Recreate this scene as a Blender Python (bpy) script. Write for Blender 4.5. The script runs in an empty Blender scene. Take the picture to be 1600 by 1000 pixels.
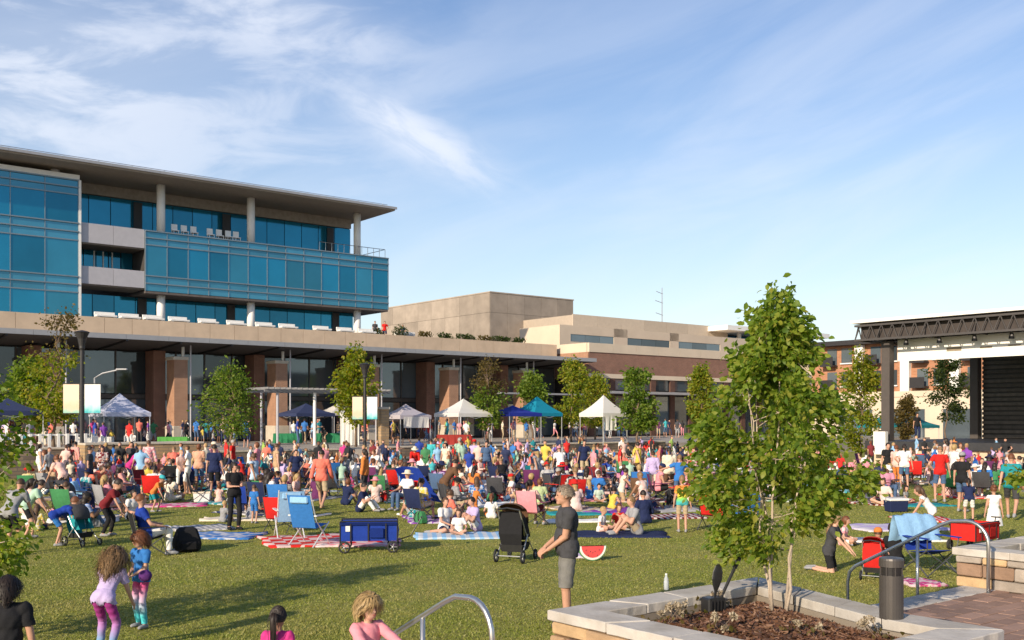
import bpy, bmesh, math, random
import numpy as np
from mathutils import Vector, Matrix
R = math.radians
random.seed(7); RN = np.random.default_rng(7)
SC = bpy.context.scene
COL = SC.collection

# ---------------------------------------------------------------- camera, sky, sun
CAMZ = 2.75
cam = bpy.data.objects.new('camera', bpy.data.cameras.new('camera'))
COL.objects.link(cam); SC.camera = cam
cam.location = (0, 0, CAMZ); cam.rotation_euler = (R(90), 0, 0)
cam.data.sensor_width = 36; cam.data.lens = 36; cam.data.shift_y = 155/1600
cam.data.clip_end = 4000; cam.data.clip_start = .1

SUN_EL, SUN_AZ = 23.0, 214.0            # azimuth clockwise from +Y
sd = Vector((math.sin(R(SUN_AZ))*math.cos(R(SUN_EL)), math.cos(R(SUN_AZ))*math.cos(R(SUN_EL)), math.sin(R(SUN_EL))))
sun = bpy.data.objects.new('sun', bpy.data.lights.new('sun', 'SUN'))
COL.objects.link(sun); sun.data.energy = 3.8; sun.data.angle = R(.6); sun.data.color = (1, .85, .66)
sun.rotation_euler = sd.to_track_quat('Z', 'Y').to_euler()
sun.location = (-40, -50, 40)

W = bpy.data.worlds.new('World'); SC.world = W; W.use_nodes = True
def make_world():
    nt = W.node_tree; N = nt.nodes; L = nt.links; N.clear()
    def nd(t, **k):
        n = N.new(t)
        for a, b in k.items(): setattr(n, a, b)
        return n
    def math_(op, a, b=None, c=None):
        n = nd('ShaderNodeMath', operation=op)
        for i, v in enumerate((a, b, c)):
            if v is None: continue
            if isinstance(v, (int, float)): n.inputs[i].default_value = v
            else: L.new(v, n.inputs[i])
        return n.outputs[0]
    out = nd('ShaderNodeOutputWorld'); bg = nd('ShaderNodeBackground')
    sky = nd('ShaderNodeTexSky', sky_type='NISHITA'); sky.sun_disc = False
    sky.sun_elevation = R(SUN_EL); sky.sun_rotation = R(SUN_AZ)
    sky.air_density = 1.15; sky.dust_density = .7; sky.ozone_density = 2.2
    tc = nd('ShaderNodeTexCoord'); sp = nd('ShaderNodeSeparateXYZ'); L.new(tc.outputs['Generated'], sp.inputs[0])
    x, y, z = sp.outputs
    zz = math_('ADD', math_('MAXIMUM', z, 0.0), .10)
    px, py = math_('DIVIDE', x, zz), math_('DIVIDE', y, zz)      # cloud layer plane
    def noise(sx, sy, rot, scale, det, rough, dist, off):
        cb = nd('ShaderNodeCombineXYZ'); L.new(px, cb.inputs[0]); L.new(py, cb.inputs[1]); cb.inputs[2].default_value = off
        mp = nd('ShaderNodeMapping', vector_type='POINT'); L.new(cb.outputs[0], mp.inputs[0])
        mp.inputs['Rotation'].default_value = (0, 0, R(rot)); 
        m2 = nd('ShaderNodeMapping', vector_type='POINT'); L.new(mp.outputs[0], m2.inputs[0]); m2.inputs['Scale'].default_value = (sx, sy, 1)
        n = nd('ShaderNodeTexNoise'); L.new(m2.outputs[0], n.inputs['Vector'])
        n.inputs['Scale'].default_value = scale; n.inputs['Detail'].default_value = det
        n.inputs['Roughness'].default_value = rough; n.inputs['Distortion'].default_value = dist
        return n.outputs[0]
    def ramp(v, a, b):
        n = nd('ShaderNodeMapRange', interpolation_type='SMOOTHSTEP'); L.new(v, n.inputs[0])
        n.inputs[1].default_value = a; n.inputs[2].default_value = b
        return n.outputs[0]
    def blob(pxc, pyc, w, h, rot):
        # a cloud bank round one direction of the sky (elliptical falloff over azimuth / elevation)
        d = Vector(((pxc-800)/1600, 1, (655-pyc)/1600)).normalized()
        az0, el0 = math.atan2(d.x, d.y), math.asin(d.z)
        da = math_('SUBTRACT', math_('ARCTAN2', x, y), az0); de = math_('SUBTRACT', math_('ARCSINE', z), el0)
        c, s = math.cos(R(rot)), math.sin(R(rot))
        a = math_('ADD', math_('MULTIPLY', da, c/w), math_('MULTIPLY', de, s/w))
        b = math_('ADD', math_('MULTIPLY', da, -s/h), math_('MULTIPLY', de, c/h))
        r2 = math_('ADD', math_('MULTIPLY', a, a), math_('MULTIPLY', b, b))
        return math_('EXPONENT', math_('MULTIPLY', r2, -1.0))
    az, el = math_('ARCTAN2', x, y), math_('ARCSINE', z)
    def patch(sx, sy, rot, seed, det, rough, dist, a, b):
        c_, s_ = math.cos(R(rot)), math.sin(R(rot))
        u = math_('ADD', math_('MULTIPLY', az, c_*sx), math_('MULTIPLY', el, s_*sx)); v = math_('ADD', math_('MULTIPLY', az, -s_*sy), math_('MULTIPLY', el, c_*sy))
        cb = nd('ShaderNodeCombineXYZ'); L.new(u, cb.inputs[0]); L.new(v, cb.inputs[1]); cb.inputs[2].default_value = seed
        n = nd('ShaderNodeTexNoise'); L.new(cb.outputs[0], n.inputs['Vector']); n.inputs['Scale'].default_value = 1; n.inputs['Detail'].default_value = det; n.inputs['Roughness'].default_value = rough; n.inputs['Distortion'].default_value = dist
        return ramp(n.outputs[0], a, b)
    veil = patch(3.0, 13, 17, 2.2, 7, .55, .4, .36, .74)
    wisp = patch(8.5, 24, 5, 4.4, 8, .58, .45, .42, .66)
    fine = patch(16, 52, -27, 7.7, 8, .6, .5, .34, .64)
    bank = blob(20, 150, .26, .115, 4); bank2 = blob(430, 18, .10, .03, -12)
    feather = blob(655, 215, .070, .017, -27)
    pale = blob(1450, 300, .42, .17, 14)
    haze = math_('EXPONENT', math_('MULTIPLY', math_('MAXIMUM', el, 0.0), -7.0))
    m = math_('MULTIPLY', veil, .15)
    m = math_('ADD', m, math_('MULTIPLY', math_('MULTIPLY', bank, math_('ADD', math_('MULTIPLY', wisp, .85), .20)), 1.05))
    m = math_('ADD', m, math_('MULTIPLY', math_('MULTIPLY', bank2, math_('ADD', wisp, .35)), .7))
    m = math_('ADD', m, math_('MULTIPLY', math_('MULTIPLY', feather, math_('ADD', fine, .45)), 1.0))
    m = math_('ADD', m, math_('MULTIPLY', pale, math_('ADD', math_('MULTIPLY', veil, .32), .10)))
    m = math_('ADD', m, math_('MULTIPLY', haze, .70))
    m = math_('SUBTRACT', 1.0, math_('EXPONENT', math_('MULTIPLY', m, -1.15)))
    mx = nd('ShaderNodeMix', data_type='RGBA'); L.new(m, mx.inputs[0])
    hs = nd('ShaderNodeHueSaturation'); hs.inputs['Hue'].default_value = .511; hs.inputs['Saturation'].default_value = 1.18; hs.inputs['Value'].default_value = .66
    L.new(sky.outputs[0], hs.inputs['Color'])
    L.new(hs.outputs[0], mx.inputs[6]); mx.inputs[7].default_value = (3.95, 4.15, 4.6, 1)
    L.new(mx.outputs[2], bg.inputs[0]); bg.inputs[1].default_value = .15
    L.new(bg.outputs[0], out.inputs[0])
make_world()
SC.view_settings.view_transform = 'Standard'; SC.view_settings.look = 'None'
SC.view_settings.exposure = 0.66; SC.view_settings.gamma = 1; SC.view_settings.use_curve_mapping = False
SC.cycles.max_bounces = 6; SC.cycles.transparent_max_bounces = 6

# ---------------------------------------------------------------- helpers
def P(px, Y, z=0): return Vector(((px-800)/1600*Y, Y, z))
def G(px, py, z=0):                                  # point on level z seen at a picture position
    return P(px, (CAMZ-z)*1600/(py-655), z)
def tag(o, label=None, cat=None, group=None, kind=None):
    if label: o['label'] = label
    if cat: o['category'] = cat
    if group: o['group'] = group
    if kind: o['kind'] = kind
    return o
def empty(name, loc=(0, 0, 0), rz=0, label=None, cat=None, group=None):
    o = bpy.data.objects.new(name, None); COL.objects.link(o); o.location = loc; o.rotation_euler = (0, 0, rz)
    o.empty_display_size = .2
    return tag(o, label, cat, group)
def link(name, me, parent=None, loc=None, rot=None, scale=None):
    o = bpy.data.objects.new(name, me); COL.objects.link(o)
    if parent: o.parent = parent
    if loc is not None: o.location = loc
    if rot is not None: o.rotation_euler = rot
    if scale is not None: o.scale = scale
    return o
def copy_tree(o, parent=None):
    c = o.copy(); COL.objects.link(c)
    if parent: c.parent = parent
    for ch in o.children: copy_tree(ch, c)
    return c
class MB:
    def __init__(s): s.v = []; s.f = []; s.m = []
    def add(s, vs, fs, m=0):
        k = len(s.v); s.v += [tuple(v) for v in vs]; s.f += [tuple(i+k for i in f) for f in fs]; s.m += [m]*len(fs); return s
    def box(s, x0, x1, y0, y1, z0, z1, m=0):
        return s.add([(x0,y0,z0),(x1,y0,z0),(x1,y1,z0),(x0,y1,z0),(x0,y0,z1),(x1,y0,z1),(x1,y1,z1),(x0,y1,z1)],
            [(0,3,2,1),(4,5,6,7),(0,1,5,4),(1,2,6,5),(2,3,7,6),(3,0,4,7)], m)
    def bar(s, a, b, w, h=None, m=0, up=(0,0,1)):
        a, b = Vector(a), Vector(b); h = h or w; d = (b-a).normalized(); up = Vector(up)
        if abs(d.dot(up)) > .98: up = Vector((1,0,0))
        r = d.cross(up).normalized()*w/2; u = r.cross(d).normalized()*h/2
        vs = [a-r-u, a+r-u, a+r+u, a-r+u, b-r-u, b+r-u, b+r+u, b-r+u]
        return s.add(vs, [(0,1,2,3),(7,6,5,4),(0,4,5,1),(1,5,6,2),(2,6,7,3),(3,7,4,0)], m)
    def tube(s, pts, rs, n=8, m=0, cap=True):
        pts = [Vector(p) for p in pts]; rs = rs if isinstance(rs, (list, tuple)) else [rs]*len(pts)
        k = len(s.v); pr = None
        for i, p in enumerate(pts):
            d = (pts[min(i+1, len(pts)-1)]-pts[max(i-1, 0)]).normalized()
            if pr is None:
                pr = d.cross(Vector((0,0,1)) if abs(d.z) < .9 else Vector((1,0,0))).normalized()
            r = (pr-d*pr.dot(d)).normalized(); pr = r; q = d.cross(r)
            for j in range(n):
                t = 2*math.pi*j/n; s.v.append(tuple(p+(r*math.cos(t)+q*math.sin(t))*rs[i]))
        for i in range(len(pts)-1):
            for j in range(n):
                a = k+i*n+j; b = k+i*n+(j+1) % n
                s.f.append((a, b, b+n, a+n)); s.m.append(m)
        if cap:
            s.f.append(tuple(k+j for j in reversed(range(n)))); s.m.append(m)
            e = k+(len(pts)-1)*n; s.f.append(tuple(e+j for j in range(n))); s.m.append(m)
        return s
    def lathe(s, prof, n=16, c=(0,0,0), m=0, sq=(1, 1)):
        k = len(s.v)
        for r, z in prof:
            for j in range(n):
                t = 2*math.pi*j/n; s.v.append((c[0]+r*math.cos(t)*sq[0], c[1]+r*math.sin(t)*sq[1], c[2]+z))
        for i in range(len(prof)-1):
            for j in range(n):
                a = k+i*n+j; b = k+i*n+(j+1) % n; s.f.append((a, b, b+n, a+n)); s.m.append(m)
        s.f.append(tuple(k+j for j in reversed(range(n)))); s.m.append(m)
        e = k+(len(prof)-1)*n; s.f.append(tuple(e+j for j in range(n))); s.m.append(m)
        return s
    def ball(s, c, r, n=10, rings=6, m=0):
        r = r if isinstance(r, (tuple, list)) else (r, r, r)
        pr = [(max(math.sin(math.pi*i/rings), .02), -math.cos(math.pi*i/rings)) for i in range(rings+1)]
        k = len(s.v); s.lathe(pr, n, (0,0,0), m)
        s.v[k:] = [(c[0]+v[0]*r[0], c[1]+v[1]*r[1], c[2]+v[2]*r[2]) for v in s.v[k:]]
        return s
    def prism(s, poly, z0, z1, m=0):
        n = len(poly); vs = [(x, y, z0) for x, y in poly]+[(x, y, z1) for x, y in poly]
        return s.add(vs, [tuple(reversed(range(n))), tuple(range(n, 2*n))]+[(i, (i+1) % n, n+(i+1) % n, n+i) for i in range(n)], m)
    def mesh(s, name, mats, smooth=False, bevel=0, jitter=0):
        me = bpy.data.meshes.new(name); me.from_pydata(s.v, [], s.f)
        for m in (mats if isinstance(mats, (list, tuple)) else [mats]): me.materials.append(m)
        if any(s.m): me.polygons.foreach_set('material_index', s.m)
        if bevel:
            bm = bmesh.new(); bm.from_mesh(me)
            bmesh.ops.bevel(bm, geom=bm.edges[:], offset=bevel, segments=1, affect='EDGES')
            bm.to_mesh(me); bm.free()
        if jitter:
            for v in me.vertices: v.co += Vector([random.uniform(-jitter, jitter) for _ in range(3)])
        if smooth: me.polygons.foreach_set('use_smooth', [True]*len(me.polygons))
        me.update(); return me
    def build(s, name, mats, parent=None, smooth=False, bevel=0, jitter=0, loc=None, rot=None):
        return link(name, s.mesh(name, mats, smooth, bevel, jitter), parent, loc, rot)
def box(name, mat, parent, x0, x1, y0, y1, z0, z1, bevel=0):
    return MB().box(x0, x1, y0, y1, z0, z1).build(name, mat, parent, bevel=bevel)
def npmesh(name, V, F, mats):                         # fast path for many triangles / quads of one size
    me = bpy.data.meshes.new(name); V = np.asarray(V, np.float32); F = np.asarray(F, np.int32)
    me.vertices.add(len(V)); me.vertices.foreach_set('co', V.ravel())
    k = F.shape[1]; me.loops.add(F.size); me.loops.foreach_set('vertex_index', F.ravel())
    me.polygons.add(len(F)); me.polygons.foreach_set('loop_start', np.arange(0, F.size, k, dtype=np.int32))
    me.update(calc_edges=True); me.validate()
    for m in mats: me.materials.append(m)
    return me

# ---------------------------------------------------------------- materials
MATS = {}
def M(name, base=(.5,.5,.5), rough=.8, var=.18, scale=3., metal=0., spec=.5, bump=0., bscale=40., rnd=0., objcol=False,
      trans=0., dirt=None, dscale=.5, stretch=(1,1,1), coat=0.):
    if name in MATS: return MATS[name]
    m = bpy.data.materials.new(name); m.use_nodes = True; nt = m.node_tree; N = nt.nodes; L = nt.links
    b = N['Principled BSDF']; b.inputs['Roughness'].default_value = rough; b.inputs['Metallic'].default_value = metal
    b.inputs['Specular IOR Level'].default_value = spec
    if coat: b.inputs['Coat Weight'].default_value = coat
    geo = N.new('ShaderNodeNewGeometry'); mp = N.new('ShaderNodeMapping'); L.new(geo.outputs['Position'], mp.inputs[0])
    mp.inputs['Scale'].default_value = stretch
    no = N.new('ShaderNodeTexNoise'); L.new(mp.outputs[0], no.inputs['Vector']); no.inputs['Scale'].default_value = scale
    no.inputs['Detail'].default_value = 6; no.inputs['Roughness'].default_value = .6
    mr = N.new('ShaderNodeMapRange'); L.new(no.outputs[0], mr.inputs[0]); mr.inputs[1].default_value = .3; mr.inputs[2].default_value = .7
    mr.inputs[3].default_value = 1-var; mr.inputs[4].default_value = 1+var
    val = mr.outputs[0]
    if rnd:
        oi = N.new('ShaderNodeObjectInfo'); m2 = N.new('ShaderNodeMapRange'); L.new(oi.outputs['Random'], m2.inputs[0])
        m2.inputs[3].default_value = 1-rnd; m2.inputs[4].default_value = 1+rnd
        mm = N.new('ShaderNodeMath'); mm.operation = 'MULTIPLY'; L.new(val, mm.inputs[0]); L.new(m2.outputs[0], mm.inputs[1]); val = mm.outputs[0]
    vm = N.new('ShaderNodeVectorMath'); vm.operation = 'SCALE'; L.new(val, vm.inputs['Scale'])
    if objcol:
        oi = N.new('ShaderNodeObjectInfo'); L.new(oi.outputs['Color'], vm.inputs[0])
    else: vm.inputs[0].default_value = base[:3]
    col = vm.outputs[0]
    if dirt:
        n2 = N.new('ShaderNodeTexNoise'); L.new(geo.outputs['Position'], n2.inputs['Vector']); n2.inputs['Scale'].default_value = dscale; n2.inputs['Detail'].default_value = 5
        r2 = N.new('ShaderNodeMapRange'); L.new(n2.outputs[0], r2.inputs[0]); r2.inputs[1].default_value = .45; r2.inputs[2].default_value = .7
        mx = N.new('ShaderNodeMix'); mx.data_type = 'RGBA'; L.new(r2.outputs[0], mx.inputs[0]); L.new(col, mx.inputs[6]); mx.inputs[7].default_value = (*dirt, 1)
        col = mx.outputs[2]
    L.new(col, b.inputs['Base Color'])
    if bump:
        n3 = N.new('ShaderNodeTexNoise'); L.new(geo.outputs['Position'], n3.inputs['Vector']); n3.inputs['Scale'].default_value = bscale; n3.inputs['Detail'].default_value = 4
        bp = N.new('ShaderNodeBump'); bp.inputs['Strength'].default_value = bump; bp.inputs['Distance'].default_value = .02
        L.new(n3.outputs[0], bp.inputs['Height']); L.new(bp.outputs[0], b.inputs['Normal'])
    if trans:
        tr = N.new('ShaderNodeBsdfTranslucent'); L.new(col, tr.inputs[0]); ms = N.new('ShaderNodeMixShader'); ms.inputs[0].default_value = trans
        L.new(b.outputs[0], ms.inputs[1]); L.new(tr.outputs[0], ms.inputs[2]); L.new(ms.outputs[0], N['Material Output'].inputs[0])
    MATS[name] = m; return m
def brick_mat(name, c1, c2, mortar, bw, bh, ang=0., msize=.012, coord='facade'):
    if name in MATS: return MATS[name]
    m = bpy.data.materials.new(name); m.use_nodes = True; nt = m.node_tree; N = nt.nodes; L = nt.links; b = N['Principled BSDF']
    b.inputs['Roughness'].default_value = .85
    tc = N.new('ShaderNodeTexCoord'); sp = N.new('ShaderNodeSeparateXYZ'); L.new(tc.outputs['Object'], sp.inputs[0])
    ad = N.new('ShaderNodeMath'); ad.operation = 'ADD'; L.new(sp.outputs[0], ad.inputs[0]); L.new(sp.outputs[1], ad.inputs[1])
    cb = N.new('ShaderNodeCombineXYZ')
    if coord == 'facade': L.new(ad.outputs[0], cb.inputs[0]); L.new(sp.outputs[2], cb.inputs[1])
    else: L.new(sp.outputs[0], cb.inputs[0]); L.new(sp.outputs[1], cb.inputs[1])
    br = N.new('ShaderNodeTexBrick'); L.new(cb.outputs[0], br.inputs['Vector']); br.inputs['Scale'].default_value = 1
    br.inputs['Brick Width'].default_value = bw; br.inputs['Row Height'].default_value = bh; br.inputs['Mortar Size'].default_value = msize
    br.inputs['Color1'].default_value = (*c1, 1); br.inputs['Color2'].default_value = (*c2, 1); br.inputs['Mortar'].default_value = (*mortar, 1)
    no = N.new('ShaderNodeTexNoise'); L.new(tc.outputs['Object'], no.inputs['Vector']); no.inputs['Scale'].default_value = 1.3; no.inputs['Detail'].default_value = 6
    mr = N.new('ShaderNodeMapRange'); L.new(no.outputs[0], mr.inputs[0]); mr.inputs[3].default_value = .7; mr.inputs[4].default_value = 1.3
    vm = N.new('ShaderNodeVectorMath'); vm.operation = 'SCALE'; L.new(br.outputs[0], vm.inputs[0]); L.new(mr.outputs[0], vm.inputs['Scale'])
    L.new(vm.outputs[0], b.inputs['Base Color'])
    bp = N.new('ShaderNodeBump'); bp.inputs['Strength'].default_value = .5; bp.inputs['Distance'].default_value = .01; bp.invert = True
    L.new(br.outputs['Fac'], bp.inputs['Height']); L.new(bp.outputs[0], b.inputs['Normal'])
    MATS[name] = m; return m
def leaf_mat(name, cols, trans=.52):
    if name in MATS: return MATS[name]
    m = bpy.data.materials.new(name); m.use_nodes = True; nt = m.node_tree; N = nt.nodes; L = nt.links; b = N['Principled BSDF']
    b.inputs['Roughness'].default_value = .5; b.inputs['Specular IOR Level'].default_value = .35
    g = N.new('ShaderNodeNewGeometry'); cr = N.new('ShaderNodeValToRGB'); L.new(g.outputs['Random Per Island'], cr.inputs[0])
    e = cr.color_ramp.elements
    for i, c in enumerate(cols):
        el = e[i] if i < 2 else e.new(.5)
        el.color = (*c, 1)
    for i, el in enumerate(sorted(range(len(cols)))): e[i].position = i/(len(cols)-1)
    for i, c in enumerate(cols): e[i].color = (*c, 1)
    L.new(cr.outputs[0], b.inputs['Base Color'])
    tr = N.new('ShaderNodeBsdfTranslucent'); hs = N.new('ShaderNodeHueSaturation'); hs.inputs['Value'].default_value = 1.75; hs.inputs['Saturation'].default_value = 1.1
    L.new(cr.outputs[0], hs.inputs['Color']); L.new(hs.outputs[0], tr.inputs[0])
    ms = N.new('ShaderNodeMixShader'); ms.inputs[0].default_value = trans
    L.new(b.outputs[0], ms.inputs[1]); L.new(tr.outputs[0], ms.inputs[2]); L.new(ms.outputs[0], N['Material Output'].inputs[0])
    MATS[name] = m; return m
stone = M('beige_stone', (.60,.455,.32), .8, .10, .9, bump=.1, rnd=.05)
stone_g = M('grey_stone', (.33,.275,.22), .85, .16, .7, rnd=.16)
cream = M('cream_render', (.60,.50,.38), .8, .07, .5)
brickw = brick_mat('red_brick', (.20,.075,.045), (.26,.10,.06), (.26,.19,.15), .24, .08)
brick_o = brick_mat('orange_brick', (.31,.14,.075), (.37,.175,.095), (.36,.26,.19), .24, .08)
white_p = M('white_paint', (.78,.76,.72), .5, .04)
grey_m = M('grey_metal', (.36,.36,.37), .45, .06, metal=.3)
grey_p = M('grey_panel', (.42,.41,.44), .6, .05, rnd=.04)
dark_m = M('dark_metal', (.035,.033,.034), .5, .1, metal=.2)
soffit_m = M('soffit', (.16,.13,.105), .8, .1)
steel = M('brushed_steel', (.55,.54,.52), .32, .08, metal=.9)
def glass_mat(name, base, metal, rough=.06, rnd=.25, spec=.6):
    return M(name, base, rough, .10, .35, metal=metal, rnd=rnd, spec=spec, bump=.05, bscale=.5)
g_blue = glass_mat('blue_glass', (.014,.19,.31), .60, rnd=.24)
g_pale = glass_mat('pale_glass', (.035,.23,.34), .55, rnd=.3)
g_span = glass_mat('spandrel_glass', (.06,.25,.36), .50, .16, .15)
g_dark = glass_mat('shop_glass', (.12,.15,.17), .45, .05, .55)
mull = M('mullion', (.22,.28,.32), .4, .05, metal=.5)
# ---------------------------------------------------------------- ground, lawn, plaza
ANG = R(39); EX = Vector((math.cos(ANG), math.sin(ANG), 0)); NX = Vector((-math.sin(ANG), math.cos(ANG), 0))
BO = Vector((-33, 66, 0))
def BW(s, t, z=0): return BO+EX*s+NX*t+Vector((0, 0, z))       # building grid -> world
def UV(u, v, z=0): return EX*u+NX*v+Vector((0, 0, z))          # patio grid -> world
ground_m = M('ground_concrete', (.26,.245,.225), .9, .15, .4, dirt=(.18,.16,.14), dscale=.15)
def sheet(name, poly, z, mat, kind='structure'):
    o = MB().add([(x, y, z) for x, y in poly], [tuple(range(len(poly)))]).build(name, mat); tag(o, kind=kind); return o
sheet('ground', [(-1800,-600),(1800,-600),(1800,3000),(-1800,3000)], -.06, ground_m)
# lawn
def lawn_material():
    m = bpy.data.materials.new('lawn_soil'); m.use_nodes = True; nt = m.node_tree; N = nt.nodes; L = nt.links; b = N['Principled BSDF']
    b.inputs['Roughness'].default_value = .95; b.inputs['Specular IOR Level'].default_value = .15
    g = N.new('ShaderNodeNewGeometry')
    n1 = N.new('ShaderNodeTexNoise'); L.new(g.outputs['Position'], n1.inputs['Vector']); n1.inputs['Scale'].default_value = .55; n1.inputs['Detail'].default_value = 6
    n2 = N.new('ShaderNodeTexNoise'); L.new(g.outputs['Position'], n2.inputs['Vector']); n2.inputs['Scale'].default_value = 9; n2.inputs['Detail'].default_value = 8; n2.inputs['Roughness'].default_value = .75
    mx = N.new('ShaderNodeMath'); mx.operation = 'MULTIPLY_ADD'; L.new(n2.outputs[0], mx.inputs[0]); mx.inputs[1].default_value = .9; n1.inputs['Roughness'].default_value = .7; L.new(n1.outputs[0], mx.inputs[2])
    cr = N.new('ShaderNodeValToRGB'); L.new(mx.outputs[0], cr.inputs[0]); e = cr.color_ramp.elements
    e[0].position = .62; e[0].color = (.145,.175,.028,1); e[1].position = 1.18; e[1].color = (.27,.255,.07,1)
    k = e.new(.9); k.color = (.22,.24,.045,1)
    L.new(cr.outputs[0], b.inputs['Base Color'])
    bp = N.new('ShaderNodeBump'); bp.inputs['Strength'].default_value = .8; bp.inputs['Distance'].default_value = .05; L.new(n2.outputs[0], bp.inputs['Height']); L.new(bp.outputs[0], b.inputs['Normal'])
    return m
TE = -20.9                                              # terrace edge in building coordinates
lw = [UV(-14, 6.2), UV(24, 6.2), BW(62, TE-4), BW(60, TE+.2), BW(-40, TE+.2), Vector((-60, 20, 0))]
sheet('lawn', [(p.x, p.y) for p in lw], 0, lawn_material())
# grass blades (one object, nobody could count them)
def grass():
    V = []; F = []
    n = 320000
    Y = 11.2+ (RN.random(n)**1.7)*32.0
    k = RN.random(n)*1.16-.58
    X = k*Y
    uv_v = -X*math.sin(ANG)+Y*math.cos(ANG)             # keep off the patio side
    uv_u = X*math.cos(ANG)+Y*math.sin(ANG)
    keep = uv_v > 7.75
    X, Y = X[keep], Y[keep]; n = len(X)
    patch = np.sin(X*.9+1.3*np.sin(Y*.7))*np.cos(Y*.8+X*.35)
    h = (.014+.016*RN.random(n))*(1+.25*patch); w = .007+.0005*Y*RN.random(n)
    a = RN.random(n)*6.283; lx, ly = RN.normal(0, .018, n), RN.normal(0, .018, n)
    c, s = np.cos(a)*w, np.sin(a)*w; z = np.zeros(n)
    v = np.stack([np.stack([X-c, Y-s, z], 1), np.stack([X+c, Y+s, z], 1), np.stack([X+lx, Y+ly, h], 1)], 1).reshape(-1, 3)
    f = np.arange(3*n).reshape(-1, 3)
    gm = leaf_mat('grass_blade', [(.17,.205,.028),(.215,.245,.04),(.25,.265,.055),(.32,.30,.10)], .3)
    nt = gm.node_tree; N = nt.nodes; L = nt.links; cr = next(n for n in N if n.type == 'VALTORGB'); g = N.new('ShaderNodeNewGeometry')
    no = N.new('ShaderNodeTexNoise'); L.new(g.outputs['Position'], no.inputs['Vector']); no.inputs['Scale'].default_value = .42; no.inputs['Detail'].default_value = 7; no.inputs['Roughness'].default_value = .65
    mr = N.new('ShaderNodeMapRange'); L.new(no.outputs[0], mr.inputs[0]); mr.inputs[1].default_value = .42; mr.inputs[2].default_value = .66
    mx = N.new('ShaderNodeMix'); mx.data_type = 'RGBA'; L.new(mr.outputs[0], mx.inputs[0]); L.new(cr.outputs[0], mx.inputs[6]); mx.inputs[7].default_value = (.31,.275,.09,1)
    b_ = N['Principled BSDF']; L.new(mx.outputs[2], b_.inputs['Base Color']); hs_ = next(n for n in N if n.type == 'HUE_SAT'); L.new(mx.outputs[2], hs_.inputs['Color'])
    me = npmesh('grass', v, f, [gm])
    tag(link('grass', me), 'short mown grass of the open lawn', 'grass', kind='stuff')
grass()
# raised plaza with its stepped stone edge
paving = M('plaza_paving', (.36,.32,.27), .85, .12, .7, dirt=(.26,.23,.20), dscale=.4)
pz = [(-60, TE+.45), (78, TE+.45), (78, 60), (-60, 60)]
root = empty('plaza_frame', BO, ANG)
bpy.data.objects.remove(root)
o = MB().prism([(BW(s, t).x, BW(s, t).y) for s, t in pz], -.05, 1.0).build('plaza', paving); tag(o, kind='structure')
wall_m = brick_mat('terrace_stone', (.15,.115,.085), (.27,.20,.135), (.13,.11,.095), .55, .17, msize=.02)
cap_m = M('stone_cap', (.50,.44,.355), .8, .12, 2., bump=.15, rnd=.08)
def terrace_wall(s0, s1, z1, t0, t1, label, caplen=1.5, mat=None, z0=0):
    r = empty('terrace_wall', BW(s0, t0), ANG, label, 'wall', 'stone walls along the terrace edge')
    MB().box(0, s1-s0, 0, t1-t0, z0, z1-.1).build('wall', mat or wall_m, r)
    n = max(1, round((s1-s0)/caplen)); L_ = (s1-s0)/n
    cm = MB().box(.006, L_-.006, -.05, t1-t0+.05, 0, .1).mesh('cap_stone', cap_m, bevel=.012)
    for i in range(n): link('cap_stone', cm, r, (i*L_, 0, z1-.1))
    return r
terrace_wall(-30, -1.2, 1.42, TE, TE+.5, 'tall dark stone terrace wall at the far left with pale cap')
terrace_wall(-1.2, 4.6, 1.62, TE-1.1, TE+.5, 'sunlit tan stone planter wall under the leftmost white tent', 1.4, brick_mat('tan_stone', (.34,.22,.11), (.44,.30,.16), (.28,.21,.14), .5, .17, msize=.02))
terrace_wall(4.6, 13, 1.10, TE, TE+.45, 'low stone terrace wall behind the crowd below the round tree')
terrace_wall(15.5, 40, 1.16, TE, TE+.45, 'long stone terrace wall across the back of the lawn')
terrace_wall(16, 39, .55, TE-1.5, TE-.9, 'lower stone seat wall stepping down from the terrace to the lawn', 1.8)
terrace_wall(40, 59, .75, TE, TE+.45, 'low stone wall behind the planter tree toward the stage')
st = empty('terrace_steps', BW(13, TE), ANG, 'pale stone steps from lawn to terrace between the walls', 'steps')
for i in range(6):
    box('step', cap_m, st, 0, 2.5, -1.6+i*.3, .45, i*.165, (i+1)*.165)

# ---------------------------------------------------------------- patio, stairs and planters in the foreground
paver_m = M('brick_paver', (.27,.165,.12), .85, .16, 6., bump=.2, rnd=.28)
joint_m = M('paver_bed', (.13,.10,.08), .95, .1)
pat = empty('patio', (0, 0, 0), ANG); tag(pat, kind='structure')
MB().prism([(-14, -9), (20, -9), (20, 6.08), (-14, 6.08)], -.05, .735).build('patio_slab', brick_mat('patio_brick', (.25,.15,.11), (.31,.20,.15), (.15,.12,.10), .36, .18, coord='flat'), pat)
PW, PH = .36, .18
pm = [MB().box(.004, PW-.004, .004, PH-.004, 0, .03+.003*k).mesh('paver', paver_m, bevel=.005) for k in range(3)]
for j in range(19):
    for i in range(15):
        u = 8.0+i*PW+(PW/2 if j % 2 else 0); v = 2.35+j*PH
        if u < 8.75 and v > 3.3: continue
        if u > 11.6 and v > 3.9: continue
        link('paver', random.choice(pm), pat, (u, v, .722))
slab_m = M('coping_stone', (.47,.435,.39), .85, .13, 3., bump=.3, bscale=14, rnd=.10, dirt=(.34,.30,.25), dscale=2.5)
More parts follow.
